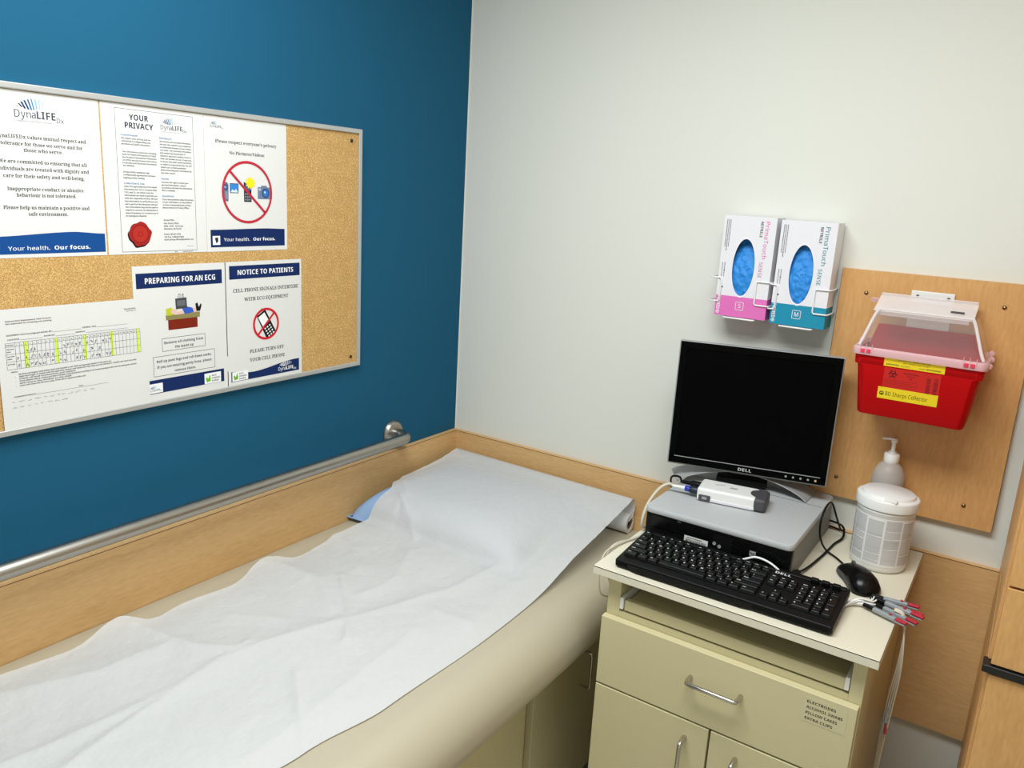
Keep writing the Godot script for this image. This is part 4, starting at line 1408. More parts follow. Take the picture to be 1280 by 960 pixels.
func make_recorder() -> void:
	# white patient module lying on the computer, with two plugs
	var y0 := TOP + 0.0855
	var o := thing("ecg_recorder", "white handheld ECG module with dark grey end on the computer", "medical device", Vector3(0.988, y0, 0.234), deg_to_rad(9.0))
	o.scale = Vector3(1.12, 0.86, 0.98)
	var g := geo()
	g.box(Vector3(-0.008, 0.020, 0), Vector3(0.118, 0.032, 0.076), 0.007, 2)
	part(g, "body", M.white_plastic, o)
	g = geo()
	g.box(Vector3(-0.008, 0.007, 0), Vector3(0.116, 0.012, 0.0775), 0.004, 2)
	part(g, "lower_shell", M.carton_white, o)
	g = geo()
	g.box(Vector3(0.0585, 0.0185, 0), Vector3(0.026, 0.035, 0.0785), 0.008, 2)
	part(g, "end_cap", M.grey_rubber, o)
	g = geo()
	var pts := PackedVector2Array()
	for k in 13:
		var a := -PI / 2 + PI * k / 12.0
		pts.append(Vector2(0.052 - 0.016 * cos(a), 0.024 * sin(a)))
	g.x = Transform3D(Basis(Vector3.RIGHT, -PI / 2), Vector3(0, 0.0362, 0))
	g.prism(pts, -0.002, 0.0006)
	part(g, "cap_tongue", M.grey_rubber, o)
	g = geo()
	g.box(Vector3(-0.050, 0.011, 0.0390), Vector3(0.024, 0.016, 0.004), 0.002)
	var cl := part(g, "side_clip", M.grey_rubber, o)
	g = geo()
	g.box(Vector3(-0.050, 0.011, 0.0412), Vector3(0.010, 0.007, 0.001), 0.0003)
	part(g, "button", M.silver_plastic, cl)
	g = geo(Vector3(0, 0.0362, 0), Basis(Vector3.RIGHT, -PI / 2))
	write(g, "Mortara", 0.0042, Vector2(-0.034, 0.004), 0.0, 0, "sans-bold", 0.019, 0.5)
	g.rect(-0.006, -0.002, 0.010, -0.0012, 0.0); g.rect(-0.006, 0.006, 0.010, 0.0068, 0.0)
	for k in 6: g.rect(-0.005 + k * 0.0024, -0.0005, -0.0038 + k * 0.0024, 0.005, 0.0)
	part(g, "lettering", ink(rgb(70, 72, 76)), o)
	# plugs at the left end
	g = geo(Vector3(-0.067, 0.019, 0.018), Basis(Vector3.BACK, PI / 2))
	g.lathe([[0.009, 0.0], [0.010, 0.003], [0.010, 0.016], [0.008, 0.018]], 16)
	part(g, "dark_plug", M.dark_plug, o)
	g = geo(Vector3(-0.085, 0.019, 0.018), Basis(Vector3.BACK, PI / 2))
	g.lathe([[0.008, 0.0], [0.008, 0.008], [0.006, 0.010]], 14)
	part(g, "blue_ring", M.blue_plug, o)
	g = geo(Vector3(-0.095, 0.019, 0.018), Basis(Vector3.BACK, PI / 2))
	var prof := []
	for k in 6:
		prof.append([0.0062 - 0.0004 * k, k * 0.0045]); prof.append([0.0062 - 0.0004 * k, k * 0.0045 + 0.003]); prof.append([0.0042 - 0.0003 * k, k * 0.0045 + 0.0031]); prof.append([0.0042 - 0.0003 * k, k * 0.0045 + 0.0044])
	g.lathe(prof, 12)
	part(g, "ribbed_sleeve", M.white_plastic, o)
	g = geo(Vector3(-0.067, 0.020, -0.020), Basis(Vector3.BACK, PI / 2))
	g.lathe([[0.009, 0.0], [0.009, 0.020], [0.006, 0.024], [0.005, 0.04], [0.003, 0.045]], 14)
	part(g, "black_plug", M.black_plastic, o)
	# the white cable bends down the left side of the computer, the black one goes behind it
	g = geo()
	g.x = o.transform.affine_inverse()
	var s: Vector3 = o.transform * Vector3(-0.121, 0.019, 0.018)
	g.tube([s, Vector3(0.848, 0.984, 0.276), Vector3(0.832, 0.972, 0.292), Vector3(0.824, 0.945, 0.33), Vector3(0.822, 0.912, 0.350), Vector3(0.823, 0.89, 0.345), Vector3(0.826, 0.884, 0.30), Vector3(0.825, 0.883, 0.12), Vector3(0.820, 0.883, 0.04)], 0.0036, 8, 6)
	part(g, "white_cable", M.off_white_cable, o)
	g = geo()
	g.x = o.transform.affine_inverse()
	s = o.transform * Vector3(-0.110, 0.020, -0.020)
	g.tube([s, Vector3(0.85, 0.985, 0.215), Vector3(0.825, 0.975, 0.20), Vector3(0.815, 0.94, 0.17), Vector3(0.815, 0.90, 0.12), Vector3(0.818, 0.884, 0.05)], 0.0026, 8, 6)
	part(g, "black_cable", M.black_plastic, o)

func make_cables() -> void:
	# patient lead that lies behind the keyboard and drops off the left end of the cart
	var o := thing("lead_cable", "off-white lead cables drooping over the left end of cart", "cable", Vector3(0.82, TOP, 0.45))
	var g := geo(-o.position)
	g.tube([Vector3(0.836, 0.8815, 0.36), Vector3(0.828, 0.8825, 0.40), Vector3(0.820, 0.8835, 0.44), Vector3(0.8145, 0.885, 0.475), Vector3(0.806, 0.874, 0.505), Vector3(0.808, 0.84, 0.525), Vector3(0.815, 0.80, 0.53), Vector3(0.820, 0.78, 0.51), Vector3(0.820, 0.76, 0.45)], 0.0019, 8, 5)
	part(g, "strand", M.off_white_cable, o)
	g = geo(-o.position)
	g.tube([Vector3(0.838, 0.8815, 0.35), Vector3(0.834, 0.8822, 0.38), Vector3(0.824, 0.883, 0.42), Vector3(0.8125, 0.885, 0.455), Vector3(0.802, 0.870, 0.475), Vector3(0.803, 0.83, 0.48), Vector3(0.812, 0.78, 0.46), Vector3(0.818, 0.74, 0.40)], 0.0024, 8, 5)
	part(g, "strand", M.off_white_cable, o)
	# short white lead between computer front and keyboard
	var w := thing("white_cable", "short white cable arching over the top of the keyboard", "cable", Vector3(1.12, TOP + 0.02, 0.40))
	g = geo(-w.position)
	g.tube([Vector3(1.070, 0.906, 0.4075), Vector3(1.085, 0.916, 0.408), Vector3(1.105, 0.925, 0.407), Vector3(1.132, 0.922, 0.407), Vector3(1.156, 0.910, 0.4075), Vector3(1.170, 0.898, 0.4085)], 0.0023, 8, 5)
	part(g, "lead", M.wire_white, w)

func make_leads() -> void:
	var o := thing("ecg_lead_set", "bundle of grey ECG lead clips with red tips at cart edge", "lead set", Vector3(1.36, TOP, 0.40))
	var off := -o.position
	# wires coming from under the right end of the keyboard
	var starts := [[1.280, 0.395], [1.282, 0.400], [1.284, 0.406], [1.284, 0.412], [1.286, 0.418], [1.284, 0.424]]
	# each clip: rear end, nose (x, z), height of rear, height of nose
	var clips := [
		[Vector3(1.336, 0.0, 0.402), Vector3(1.398, 0.0, 0.428), 0.888, 0.889],
		[Vector3(1.352, 0.0, 0.386), Vector3(1.414, 0.0, 0.418), 0.889, 0.891],
		[Vector3(1.352, 0.0, 0.376), Vector3(1.422, 0.0, 0.399), 0.896, 0.897],
		[Vector3(1.350, 0.0, 0.368), Vector3(1.419, 0.0, 0.380), 0.890, 0.893],
		[Vector3(1.346, 0.0, 0.360), Vector3(1.410, 0.0, 0.362), 0.896, 0.899],
		[Vector3(1.342, 0.0, 0.352), Vector3(1.396, 0.0, 0.345), 0.889, 0.890]]
	for i in 6:
		var c = clips[i]
		var a := Vector3(c[0].x, c[2], c[0].z)
		var b := Vector3(c[1].x, c[3], c[1].z)
		lead_clip(o, off, a, b)
		var g := geo(off)
		var s := Vector3(starts[i][0], 0.8825, starts[i][1])
		var d := (b - a).normalized()
		g.tube([s, s.lerp(a, 0.35) + Vector3(0, 0.002 + 0.004 * (i % 3), 0), s.lerp(a, 0.7) + Vector3(0, 0.003, 0.002 * i - 0.004), a - d * 0.016], 0.0016, 6, 5)
		part(g, "wire", M.wire_white, o)
	# strands that hang down beside the cart, with two more clips on them
	for k in 4:
		var g := geo(off)
		var q := 0.0035 * k
		g.tube([Vector3(1.372, 0.897, 0.39 + q), Vector3(1.388, 0.894, 0.395 + q), Vector3(1.396, 0.87, 0.405 + q), Vector3(1.396 + q * 0.7, 0.80, 0.415 + q), Vector3(1.390 + q * 1.1, 0.72, 0.405 + q * 1.5), Vector3(1.388 + q * 0.8, 0.62, 0.39 + q * 1.6), Vector3(1.386 + q * 0.6, 0.50, 0.375 + q * 1.4), Vector3(1.384 + q * 0.6, 0.38, 0.36 + q)], 0.0017, 6, 6)
		part(g, "wire", M.off_white_cable, o)
	lead_clip(o, off, Vector3(1.392, 0.705, 0.385), Vector3(1.386, 0.640, 0.376))
	lead_clip(o, off, Vector3(1.395, 0.712, 0.402), Vector3(1.394, 0.645, 0.412))

func lead_clip(o: Node3D, off: Vector3, a: Vector3, b: Vector3) -> void:
	var d := (b - a).normalized()
	var side := d.cross(Vector3.UP)
	if side.length() < 0.2: side = d.cross(Vector3.RIGHT)
	side = side.normalized()
	var up := side.cross(d).normalized()
	var L := a.distance_to(b)
	var g := geo(off + a, Basis(d, up, side))
	g.box(Vector3(L * 0.35, 0, 0), Vector3(L * 0.7, 0.0088, 0.0098), 0.0028)
	g.box(Vector3(L * 0.82, -0.0028, 0), Vector3(L * 0.34, 0.0035, 0.0075), 0.0012)
	var body := part(g, "clip", M.lead_grey, o)
	g = geo(off + a, Basis(d, up, side))
	g.box(Vector3(L * 0.86, 0.0022, 0), Vector3(L * 0.32, 0.005, 0.009), 0.0018)
	part(g, "red_tip", M.lead_red, body)
	g = geo(off + a + d * L * 0.52 + up * 0.0052, Basis(d, up, side))
	g.lathe([[0.003, 0.0], [0.003, 0.001], [0.0, 0.0014]], 12)
	part(g, "red_dot", M.lead_red, body)
	g = geo(off + a, Basis(d, up, side))
	g.tube([Vector3(-0.020, 0, 0), Vector3(0.001, 0, 0)], 0.0042, 8)
	part(g, "boot", M.black_plastic, body)

func make_wipes() -> void:
	var o := thing("wipes_tub", "large white round tub of wipes with small printed label", "tub", Vector3(1.301, TOP, 0.153), deg_to_rad(-6.0))
	var g := geo()
	g.lathe([[0.050, 0.0], [0.055, 0.003], [0.0575, 0.010], [0.0585, 0.10], [0.0588, 0.132], [0.0595, 0.133], [0.0595, 0.137], [0.058, 0.138], [0.058, 0.142]], 48)
	part(g, "body", M.white_plastic, o)
	g = geo()
	g.lathe([[0.0600, 0.1395], [0.0628, 0.141], [0.0630, 0.160], [0.0618, 0.1625], [0.0585, 0.1630], [0.0545, 0.1632], [0.0535, 0.1640], [0.0530, 0.1685], [0.0515, 0.1700], [0.0, 0.1705]], 48)
	var lid := part(g, "lid", M.white_plastic, o)
	g = geo()
	g.box(Vector3(0.018, 0.1655, 0.0515), Vector3(0.026, 0.0075, 0.010), 0.002)
	part(g, "flip_tab", M.white_plastic, lid)
	# printed label: a curved skin with columns of fine text
	var W := 2048
	var H := 640
	var im := Image.create(W, H, false, Image.FORMAT_RGB8)
	im.fill(rgb(234, 233, 230))
	var rng := RandomNumberGenerator.new()
	rng.seed = 12
	for col in 10:
		var x0 := 16 + col * 203
		var y := 24 + (22 if col % 2 else 0)
		while y < H - 40:
			var lines := rng.randi_range(9, 34)
			var grey := rng.randi_range(124, 176)
			var tone := rgb(grey, grey, grey - 2)
			for l in lines:
				if y > H - 36: break
				var heavy := l == 0 or rng.randf() < 0.07
				var x := x0
				var end := x0 + (178 if l < lines - 1 else rng.randi_range(50, 170))
				while x < end:
					var w := rng.randi_range(5, 18)
					im.fill_rect(Rect2i(x, y, mini(w, end - x), 4), rgb(96, 96, 98) if heavy else tone)
					x += w + 3
				y += 7
			y += 9
	var lm := paint("tub_label", Color.WHITE, 0.45)
	lm.albedo_texture = ImageTexture.create_from_image(im)
	g = geo()
	var K := 48
	for k in K:
		var a0 := TAU * k / K
		var a1 := TAU * (k + 1) / K
		var r0 := 0.0582
		var r1 := 0.0592
		var p := [Vector3(cos(a0) * r0, 0.016, sin(a0) * r0), Vector3(cos(a1) * r0, 0.016, sin(a1) * r0), Vector3(cos(a1) * r1, 0.126, sin(a1) * r1), Vector3(cos(a0) * r1, 0.126, sin(a0) * r1)]
		var n0 := Vector3(cos(a0), 0, sin(a0))
		var n1 := Vector3(cos(a1), 0, sin(a1))
		var u0 := 1.0 - float(k) / K
		var u1 := 1.0 - float(k + 1) / K
		g.tri(p[0], p[1], p[2], n0, n1, n1, [Vector2(u0, 1), Vector2(u1, 1), Vector2(u1, 0)])
		g.tri(p[0], p[2], p[3], n0, n1, n0, [Vector2(u0, 1), Vector2(u1, 0), Vector2(u0, 0)])
	part(g, "label", lm, o)

func make_pump_bottle() -> void:
	var o := thing("pump_bottle", "translucent pump bottle with white pump head behind the wipes tub", "bottle", Vector3(1.283, TOP, 0.0535))
	var g := geo()
	g.lathe([[0.030, 0.0], [0.034, 0.003], [0.0352, 0.010], [0.0355, 0.155], [0.0345, 0.172], [0.031, 0.187], [0.025, 0.198], [0.018, 0.205], [0.0125, 0.208], [0.0125, 0.214]], 36)
	part(g, "bottle", M.bottle_clear, o)
	g = geo()
	g.lathe([[0.0, 0.004], [0.031, 0.004], [0.033, 0.010], [0.033, 0.168], [0.0, 0.1682]], 28)
	part(g, "gel", paint("gel", rgb(182, 174, 166, 190), 0.3), o)
	g = geo()
	g.lathe([[0.0155, 0.206], [0.0165, 0.207], [0.0165, 0.226], [0.0150, 0.228], [0.008, 0.229], [0.008, 0.233]], 24)
	part(g, "collar", M.white_plastic, o)
	g = geo()
	g.lathe([[0.0045, 0.231], [0.0045, 0.252], [0.0068, 0.254], [0.0074, 0.263], [0.006, 0.2645], [0.0, 0.265]], 16)
	var head := part(g, "pump_head", M.white_plastic, o)
	g = geo()
	g.tube([Vector3(0.002, 0.2608, 0), Vector3(-0.012, 0.2612, 0.003), Vector3(-0.022, 0.2600, 0.005), Vector3(-0.0235, 0.2575, 0.0054)], 0.0034, 10)
	part(g, "spout", M.white_plastic, head)

func make_backing_board() -> void:
	var o := thing("backing_board", "upright wood laminate panel screwed to the white wall", "panel", Vector3(1.305, 0.963, 0.0))
	var g := geo()
	g.box(Vector3(0, 0.2715, 0.008), Vector3(0.3886, 0.5425, 0.0158))
	part(g, "panel", M.wood_upright, o)
	for s in [-1, 1]:  # dark strips paint the shade on the panel's left and right edges
		g = geo()
		g.box(Vector3(0.1948 * s, 0.2715, 0.0079), Vector3(0.0008, 0.543, 0.0160))
		part(g, "dark_edge", M.wood_edge, o, "thin dark strip painting the shaded edge")
	for p in [[-0.137, 0.492], [0.135, 0.492], [0.133, 0.048], [-0.138, 0.048]]:
		screw(o, Vector3(p[0], p[1], 0.0158), "z", 0.0046, M.brass_screw)

# one box of gloves; local: back on z = 0, x -w/2..w/2, y 0..h
func glove_box(label: String, at: Vector3, tint: Material, name_ink: Color, size: String, lean: float, sd: int) -> void:
	var o := thing("glove_box", label, "glove box", at, 0.0, "glove boxes on the white wall")
	o.rotation.x = lean
	var w := 0.125
	var h := 0.24
	var d := 0.064
	var band := 0.049
	var hx := w / 2
	var oc := Vector2(-0.004, 0.1192)      # oval opening
	var ox := 0.0265
	var oy := 0.0675
	# carton: sides, back, and a front with an oval hole, white part and coloured part apart
	var white := geo()
	var tinted := geo()
	for s in [-1, 1]:
		white.quad(Vector3(hx * s, band, 0), Vector3(hx * s, band, d), Vector3(hx * s, h, d), Vector3(hx * s, h, 0), Vector3(s, 0, 0))
		tinted.quad(Vector3(hx * s, 0, 0), Vector3(hx * s, 0, d), Vector3(hx * s, band, d), Vector3(hx * s, band, 0), Vector3(s, 0, 0))
	white.quad(Vector3(-hx, h, 0), Vector3(hx, h, 0), Vector3(hx, h, d), Vector3(-hx, h, d), Vector3.UP)
	tinted.quad(Vector3(-hx, 0, 0), Vector3(hx, 0, 0), Vector3(hx, 0, d), Vector3(-hx, 0, d), Vector3.DOWN)
	white.quad(Vector3(-hx, 0, 0), Vector3(hx, 0, 0), Vector3(hx, h, 0), Vector3(-hx, h, 0), Vector3(0, 0, -1))
	tinted.quad(Vector3(-hx, 0, d), Vector3(hx, 0, d), Vector3(hx, band, d), Vector3(-hx, band, d), Vector3(0, 0, 1))
	var K := 64
	var ring := []
	var rect := []
	# the oval reaches a little below the colour change: keep its lowest point above the band
	for k in K:
		var a := TAU * k / K
		var p := oc + Vector2(cos(a) * ox, sin(a) * oy)
		if p.y < band + 0.0015: p.y = band + 0.0015
		ring.append(p)
		var q := Vector2(cos(a), sin(a))
		var tx := ((hx if q.x > 0 else -hx) - oc.x) / q.x if absf(q.x) > 1e-6 else 1e9
		var ty := ((h if q.y > 0 else band) - oc.y) / q.y if absf(q.y) > 1e-6 else 1e9
		rect.append(oc + q * minf(tx, ty))
	var corners := [Vector2(hx, h), Vector2(-hx, h), Vector2(-hx, band), Vector2(hx, band)]
	for k in K:
		var n := (k + 1) % K
		white.quad(Vector3(ring[k].x, ring[k].y, d), Vector3(rect[k].x, rect[k].y, d), Vector3(rect[n].x, rect[n].y, d), Vector3(ring[n].x, ring[n].y, d), Vector3(0, 0, 1))
		white.quad(Vector3(ring[k].x, ring[k].y, d), Vector3(ring[n].x, ring[n].y, d), Vector3(ring[n].x, ring[n].y, d - 0.0012), Vector3(ring[k].x, ring[k].y, d - 0.0012), Vector3(oc.x - ring[k].x, oc.y - ring[k].y, 0).normalized())
		for c in corners:
			var e0: Vector2 = rect[k]
			var e1: Vector2 = rect[n]
			if (absf(e0.x - c.x) < 1e-5 and absf(e1.y - c.y) < 1e-5 and absf(e1.x - c.x) > 1e-5) or (absf(e0.y - c.y) < 1e-5 and absf(e1.x - c.x) < 1e-5 and absf(e0.x - c.x) > 1e-5):
				white.tri(Vector3(e0.x, e0.y, d), Vector3(c.x, c.y, d), Vector3(e1.x, e1.y, d), Vector3(0, 0, 1), Vector3(0, 0, 1), Vector3(0, 0, 1))
	var carton := part(white, "carton", M.carton_white, o)
	part(tinted, "coloured_band", tint, o)
	# gloves bulging inside the opening
	var f := FastNoiseLite.new()
	f.seed = sd
	f.frequency = 55.0
	f.fractal_octaves = 3
	var g := geo()
	var P := []
	for i in 25:
		var row := PackedVector3Array()
		for k in 49:
			var a := TAU * k / 48.0
			var r := i / 24.0
			var px := oc.x + cos(a) * r * (ox + 0.004)
			var py := oc.y + sin(a) * r * (oy + 0.004)
			var depth := 0.003 + 0.022 * smoothstep(0.35, 1.0, (py - oc.y) / oy * 0.5 + 0.5) * (1.0 if sd == 3 else 0.55)
			row.append(Vector3(px, py, d - depth - 0.004 * r * r + 0.0042 * f.get_noise_2d(px * 0.8, py)))
		P.append(row)
	g.sheet(P, 1.0)
	part(g, "gloves", M.nitrile, o, "bright blue gloves")
	# print; most of it reads downwards
	var z := d + 0.0004
	var big := geo()
	write(big, "PrimaTouch", 0.0098, Vector2(hx - 0.0255, h - 0.010), z, 0, "sans", 0.086, -PI / 2)
	var second := geo()
	write(second, "SENSE", 0.0085, Vector2(hx - 0.030, h - 0.104), z, 0, "sans", 0.037, -PI / 2)
	var small := geo()
	write(small, "NITRILE", 0.0062, Vector2(hx - 0.0368, h - 0.011), z, 0, "sans-bold", 0.036, -PI / 2)
	for k in 3: write(small, ["Powder-free nitrile examination gloves non sterile single use", "Gants d'examen en nitrile sans poudre non steriles usage unique", "Guantes de examen de nitrilo sin polvo no esteriles"][k], 0.0024, Vector2(-hx + 0.0065 + 0.0042 * k, h - 0.010), z, 0, "sans-bold", 0.074 - 0.010 * absf(k - 1), -PI / 2)
	for k in 2: write(small, ["Latex free. Store in a cool dry place", "Medical device class two"][k], 0.0022, Vector2(-hx + 0.0065 + 0.0055 * k, h - 0.112), z, 0, "sans-bold", 0.034, -PI / 2)
	small.ring(Vector2(-hx + 0.0125, h - 0.171), 0.0, 0.0022, z)
	small.ring(Vector2(-hx + 0.013, h - 0.131), 0.001, 0.0017, z)
	var pale := geo()
	write(pale, "PRIMED", 0.0082, Vector2(-hx + 0.0040, band - 0.001), z + 0.0001, 0, "sans-bold", 0.034, -PI / 2)
	pale.ring(Vector2(-hx + 0.0080, 0.0085), 0.0030, 0.0042, z)
	pale.line(Vector2(-hx + 0.0050, 0.0085), Vector2(-hx + 0.0110, 0.0085), 0.0011, z)
	pale.line(Vector2(-hx + 0.0080, 0.0055), Vector2(-hx + 0.0080, 0.0115), 0.0011, z)
	pale.frame(-0.012, 0.017, 0.008, 0.037, 0.0011, z)
	write(pale, size, 0.010, Vector2(-0.002, 0.0225), z, 1, "sans")
	pale.ring(oc, ox + 0.0002, ox + 0.0016, z, 0.0, TAU, 64, oy / ox)
	var dots := geo()
	for r in 7:
		for q in 9: dots.ring(Vector2(0.002 + q * 0.0048 + r * 0.002, 0.006 + r * 0.0058), 0.0, 0.0007, z - 0.0001, 0.0, TAU, 6)
	join_print([[big, name_ink], [second, name_ink.lerp(Color8(150, 150, 160), 0.35)], [small, Color8(92, 92, 98)], [pale, Color8(244, 240, 246)], [dots, name_ink.lerp(Color.WHITE, 0.35)]], "print", carton)

# white wire cradle around a box whose bottom middle stands at `at`
func wire_holder(label: String, at: Vector3, lx: float) -> void:
	var o := thing("wire_holder", label, "holder", at, 0.0, "wire holders on the white wall")
	var r := 0.0019
	var d := 0.0744
	var hx := 0.066
	var g := geo()
	g.tube([Vector3(lx, 0.091, 0.002), Vector3(lx, 0.091, d - 0.004), Vector3(lx + 0.003, 0.091, d), Vector3(-0.056, 0.091, d), Vector3(-0.053, 0.088, d), Vector3(-0.053, 0.037, d), Vector3(-0.056, 0.034, d), Vector3(lx + 0.003, 0.0335, d), Vector3(lx, 0.0335, d - 0.004), Vector3(lx, 0.0335, 0.002)], r, 8)
	part(g, "side_arm", M.wire_white, o)
	g = geo()
	g.tube([Vector3(hx, 0.090, 0.002), Vector3(hx, 0.090, d - 0.004), Vector3(hx - 0.003, 0.090, d), Vector3(hx - 0.030, 0.090, d), Vector3(hx - 0.033, 0.087, d), Vector3(hx - 0.033, 0.037, d), Vector3(hx - 0.030, 0.034, d), Vector3(hx - 0.003, 0.034, d), Vector3(hx, 0.034, d - 0.004), Vector3(hx, 0.034, 0.002)], r, 8)
	part(g, "side_arm", M.wire_white, o)
	g = geo()
	g.tube([Vector3(-0.038, -0.0035, 0.002), Vector3(-0.038, -0.0035, d - 0.002), Vector3(-0.036, -0.0035, d + 0.001), Vector3(0.034, -0.0035, d + 0.001), Vector3(0.036, -0.0035, d - 0.002), Vector3(0.036, -0.0035, 0.002)], 0.0022, 8)
	part(g, "base_loop", M.wire_white, o)
	g = geo()
	g.tube([Vector3(lx, 0.091, 0.002), Vector3(hx, 0.090, 0.002)], r, 8)
	part(g, "back_bar", M.wire_white, o)
	g = geo()
	g.tube([Vector3(lx, 0.0335, 0.002), Vector3(hx, 0.034, 0.002)], r, 8)
	part(g, "back_bar", M.wire_white, o)
	for x in [-0.038, 0.036]:
		g = geo()
		g.tube([Vector3(x, -0.0035, 0.002), Vector3(x, 0.092, 0.002)], r, 8)
		part(g, "back_bar", M.wire_white, o)

func rrect(cx: float, cz: float, hx: float, hz: float, r: float, y: float) -> PackedVector3Array:
	var ring := PackedVector3Array()
	for c in [[1, 1], [-1, 1], [-1, -1], [1, -1]]:
		var base := atan2(c[1], c[0]) - PI / 4
		for k in 6:
			var a: float = base + PI / 2 * k / 5.0
			ring.append(Vector3(cx + c[0] * (hx - r) + cos(a) * r, y, cz + c[1] * (hz - r) + sin(a) * r))
	return ring

func make_sharps() -> void:
	var o := thing("sharps_container", "red sharps container with clear lid on the wood panel", "sharps container", Vector3(1.311, 1.208, 0.018))
	# local: x across, y up from the bottom, z out from the panel
	var g := geo()
	var outer := [rrect(0, 0.068, 0.1005, 0.060, 0.012, 0.0), rrect(0, 0.068, 0.1035, 0.063, 0.014, 0.004), rrect(0, 0.0715, 0.1150, 0.0715, 0.014, 0.108), rrect(0, 0.0715, 0.1212, 0.0716, 0.012, 0.110), rrect(0, 0.0722, 0.1225, 0.0732, 0.012, 0.138)]
	var inner := [rrect(0, 0.0735, 0.1195, 0.0705, 0.010, 0.138), rrect(0, 0.0735, 0.1180, 0.0705, 0.010, 0.112), rrect(0, 0.070, 0.1110, 0.0655, 0.012, 0.106), rrect(0, 0.068, 0.1010, 0.0605, 0.012, 0.005)]
	g.loft(outer + inner)
	part(g, "tub", M.sharps_red, o)
	g = geo()
	g.loft([rrect(0, 0.0745, 0.1265, 0.0770, 0.013, 0.131), rrect(0, 0.0745, 0.1272, 0.0778, 0.013, 0.133), rrect(0, 0.0745, 0.1272, 0.0778, 0.013, 0.145), rrect(0, 0.0745, 0.1255, 0.0760, 0.012, 0.1475), rrect(0, 0.0745, 0.1205, 0.0710, 0.011, 0.1478), rrect(0, 0.0745, 0.1205, 0.0710, 0.011, 0.139), rrect(0, 0.0745, 0.1255, 0.0758, 0.012, 0.139), rrect(0, 0.0745, 0.1265, 0.0770, 0.013, 0.131)], false, false)
	part(g, "lid_rim", M.sharps_rim, o)
	# raised red back of the tub, seen through the hood
	g = geo()
	g.prism(PackedVector2Array([Vector2(-0.1185, 0.120), Vector2(0.1185, 0.120), Vector2(0.110, 0.152), Vector2(0.092, 0.1835), Vector2(-0.104, 0.1835), Vector2(-0.113, 0.152)]), 0.0085, 0.0115)
	part(g, "raised_back", M.sharps_red, o)
	# clear hood, sloping in to the mouth
	g = geo()
	g.loft([rrect(0, 0.0745, 0.1205, 0.0715, 0.012, 0.1478), rrect(-0.002, 0.068, 0.115, 0.0655, 0.018, 0.163), rrect(-0.006, 0.054, 0.101, 0.0500, 0.020, 0.210), rrect(-0.007, 0.048, 0.095, 0.0420, 0.018, 0.224)], false, false, 0.3)
	part(g, "hood", M.sharps_lid, o)
	for sx in [-1, 1]:
		g = geo()
		g.tube([Vector3(0.117 * sx, 0.148, 0.140), Vector3(-0.002 + 0.111 * sx, 0.163, 0.128), Vector3(-0.006 + 0.096 * sx, 0.210, 0.098), Vector3(-0.007 + 0.089 * sx, 0.224, 0.084)], 0.0035, 8, 4)
		part(g, "hood_edge", M.sharps_frost, o)
	g = geo()
	g.tube([Vector3(-0.096, 0.224, 0.086), Vector3(0.084, 0.224, 0.086)], 0.0022, 8)
	part(g, "hood_edge", M.sharps_frost, o)
	# tilting flap on top, with its ears
	var fb := Basis(Vector3.RIGHT, deg_to_rad(22.0))
	g = geo(Vector3(-0.012, 0.234, 0.052), fb)
	g.box(Vector3(0, 0, 0), Vector3(0.192, 0.0035, 0.076), 0.0015)
	var flap := part(g, "flap", M.sharps_frost, o)
	g = geo(Vector3(-0.012, 0.234, 0.052), fb)
	g.box(Vector3(0, -0.004, 0.038), Vector3(0.176, 0.011, 0.003), 0.0014)
	part(g, "front_lip", M.sharps_frost, flap)
	g = geo(Vector3(-0.012, 0.234, 0.052), fb)
	g.box(Vector3(0, 0.003, -0.036), Vector3(0.190, 0.008, 0.003), 0.0014)
	part(g, "back_lip", M.sharps_frost, flap)
	g = geo(Vector3(-0.012, 0.234, 0.052), fb)
	g.box(Vector3(0.062, 0.0030, 0.012), Vector3(0.026, 0.0025, 0.006), 0.001)
	part(g, "slot_mark", M.grey_rubber, flap)
	g = geo(Vector3(-0.012, 0.234, 0.052), fb)
	g.x.origin += Vector3(-0.106, 0.004, -0.012)
	g.x.basis = g.x.basis * Basis(Vector3.BACK, 0.0)
	g.ring(Vector2(0, 0), 0.003, 0.0065, 0.0)
	g.box(Vector3(0.004, 0, -0.001), Vector3(0.014, 0.008, 0.003), 0.0012)
	part(g, "ear", M.sharps_rim, flap)
	# hinge knuckles at the right shoulder of the rim
	for q in [[0.124, 0.151, 0.020], [0.127, 0.143, 0.055], [0.127, 0.138, 0.120]]:
		g = geo(Vector3(q[0], q[1], q[2]), Basis(Vector3.RIGHT, PI / 2))
		g.lathe([[0.004, -0.01], [0.006, -0.008], [0.006, 0.008], [0.004, 0.01]], 12)
		part(g, "hinge", M.sharps_rim, o)
	g = geo(Vector3(-0.124, 0.150, 0.06), Basis(Vector3.RIGHT, PI / 2))
	g.lathe([[0.004, -0.012], [0.006, -0.010], [0.006, 0.010], [0.004, 0.012]], 12)
	part(g, "hinge", M.sharps_rim, o)
	# latches: pairs of red windows with small upright ribs
	for sx in [-0.100, 0.094]:
		for k in 2:
			g = geo()
			g.box(Vector3(sx + (k - 0.5) * 0.0115, 0.1395, 0.1528), Vector3(0.0082, 0.0085, 0.0025), 0.001)
			part(g, "latch", paint("latch_red", rgb(232, 60, 90), 0.4) if not M.has("latch_red") else M.latch_red, o)
		for k in 3:
			g = geo()
			g.box(Vector3(sx + (k - 1) * 0.0115, 0.1450, 0.1522), Vector3(0.0014, 0.020, 0.0022), 0.0006)
			part(g, "latch_rib", M.sharps_rim, o)
	# label on the front of the tub; the front leans out a little towards the top
	var lean := Basis(Vector3.RIGHT, atan2(0.1430 - 0.131, 0.104))
	var at := Vector3(-0.005, 0.078, 0.1399)
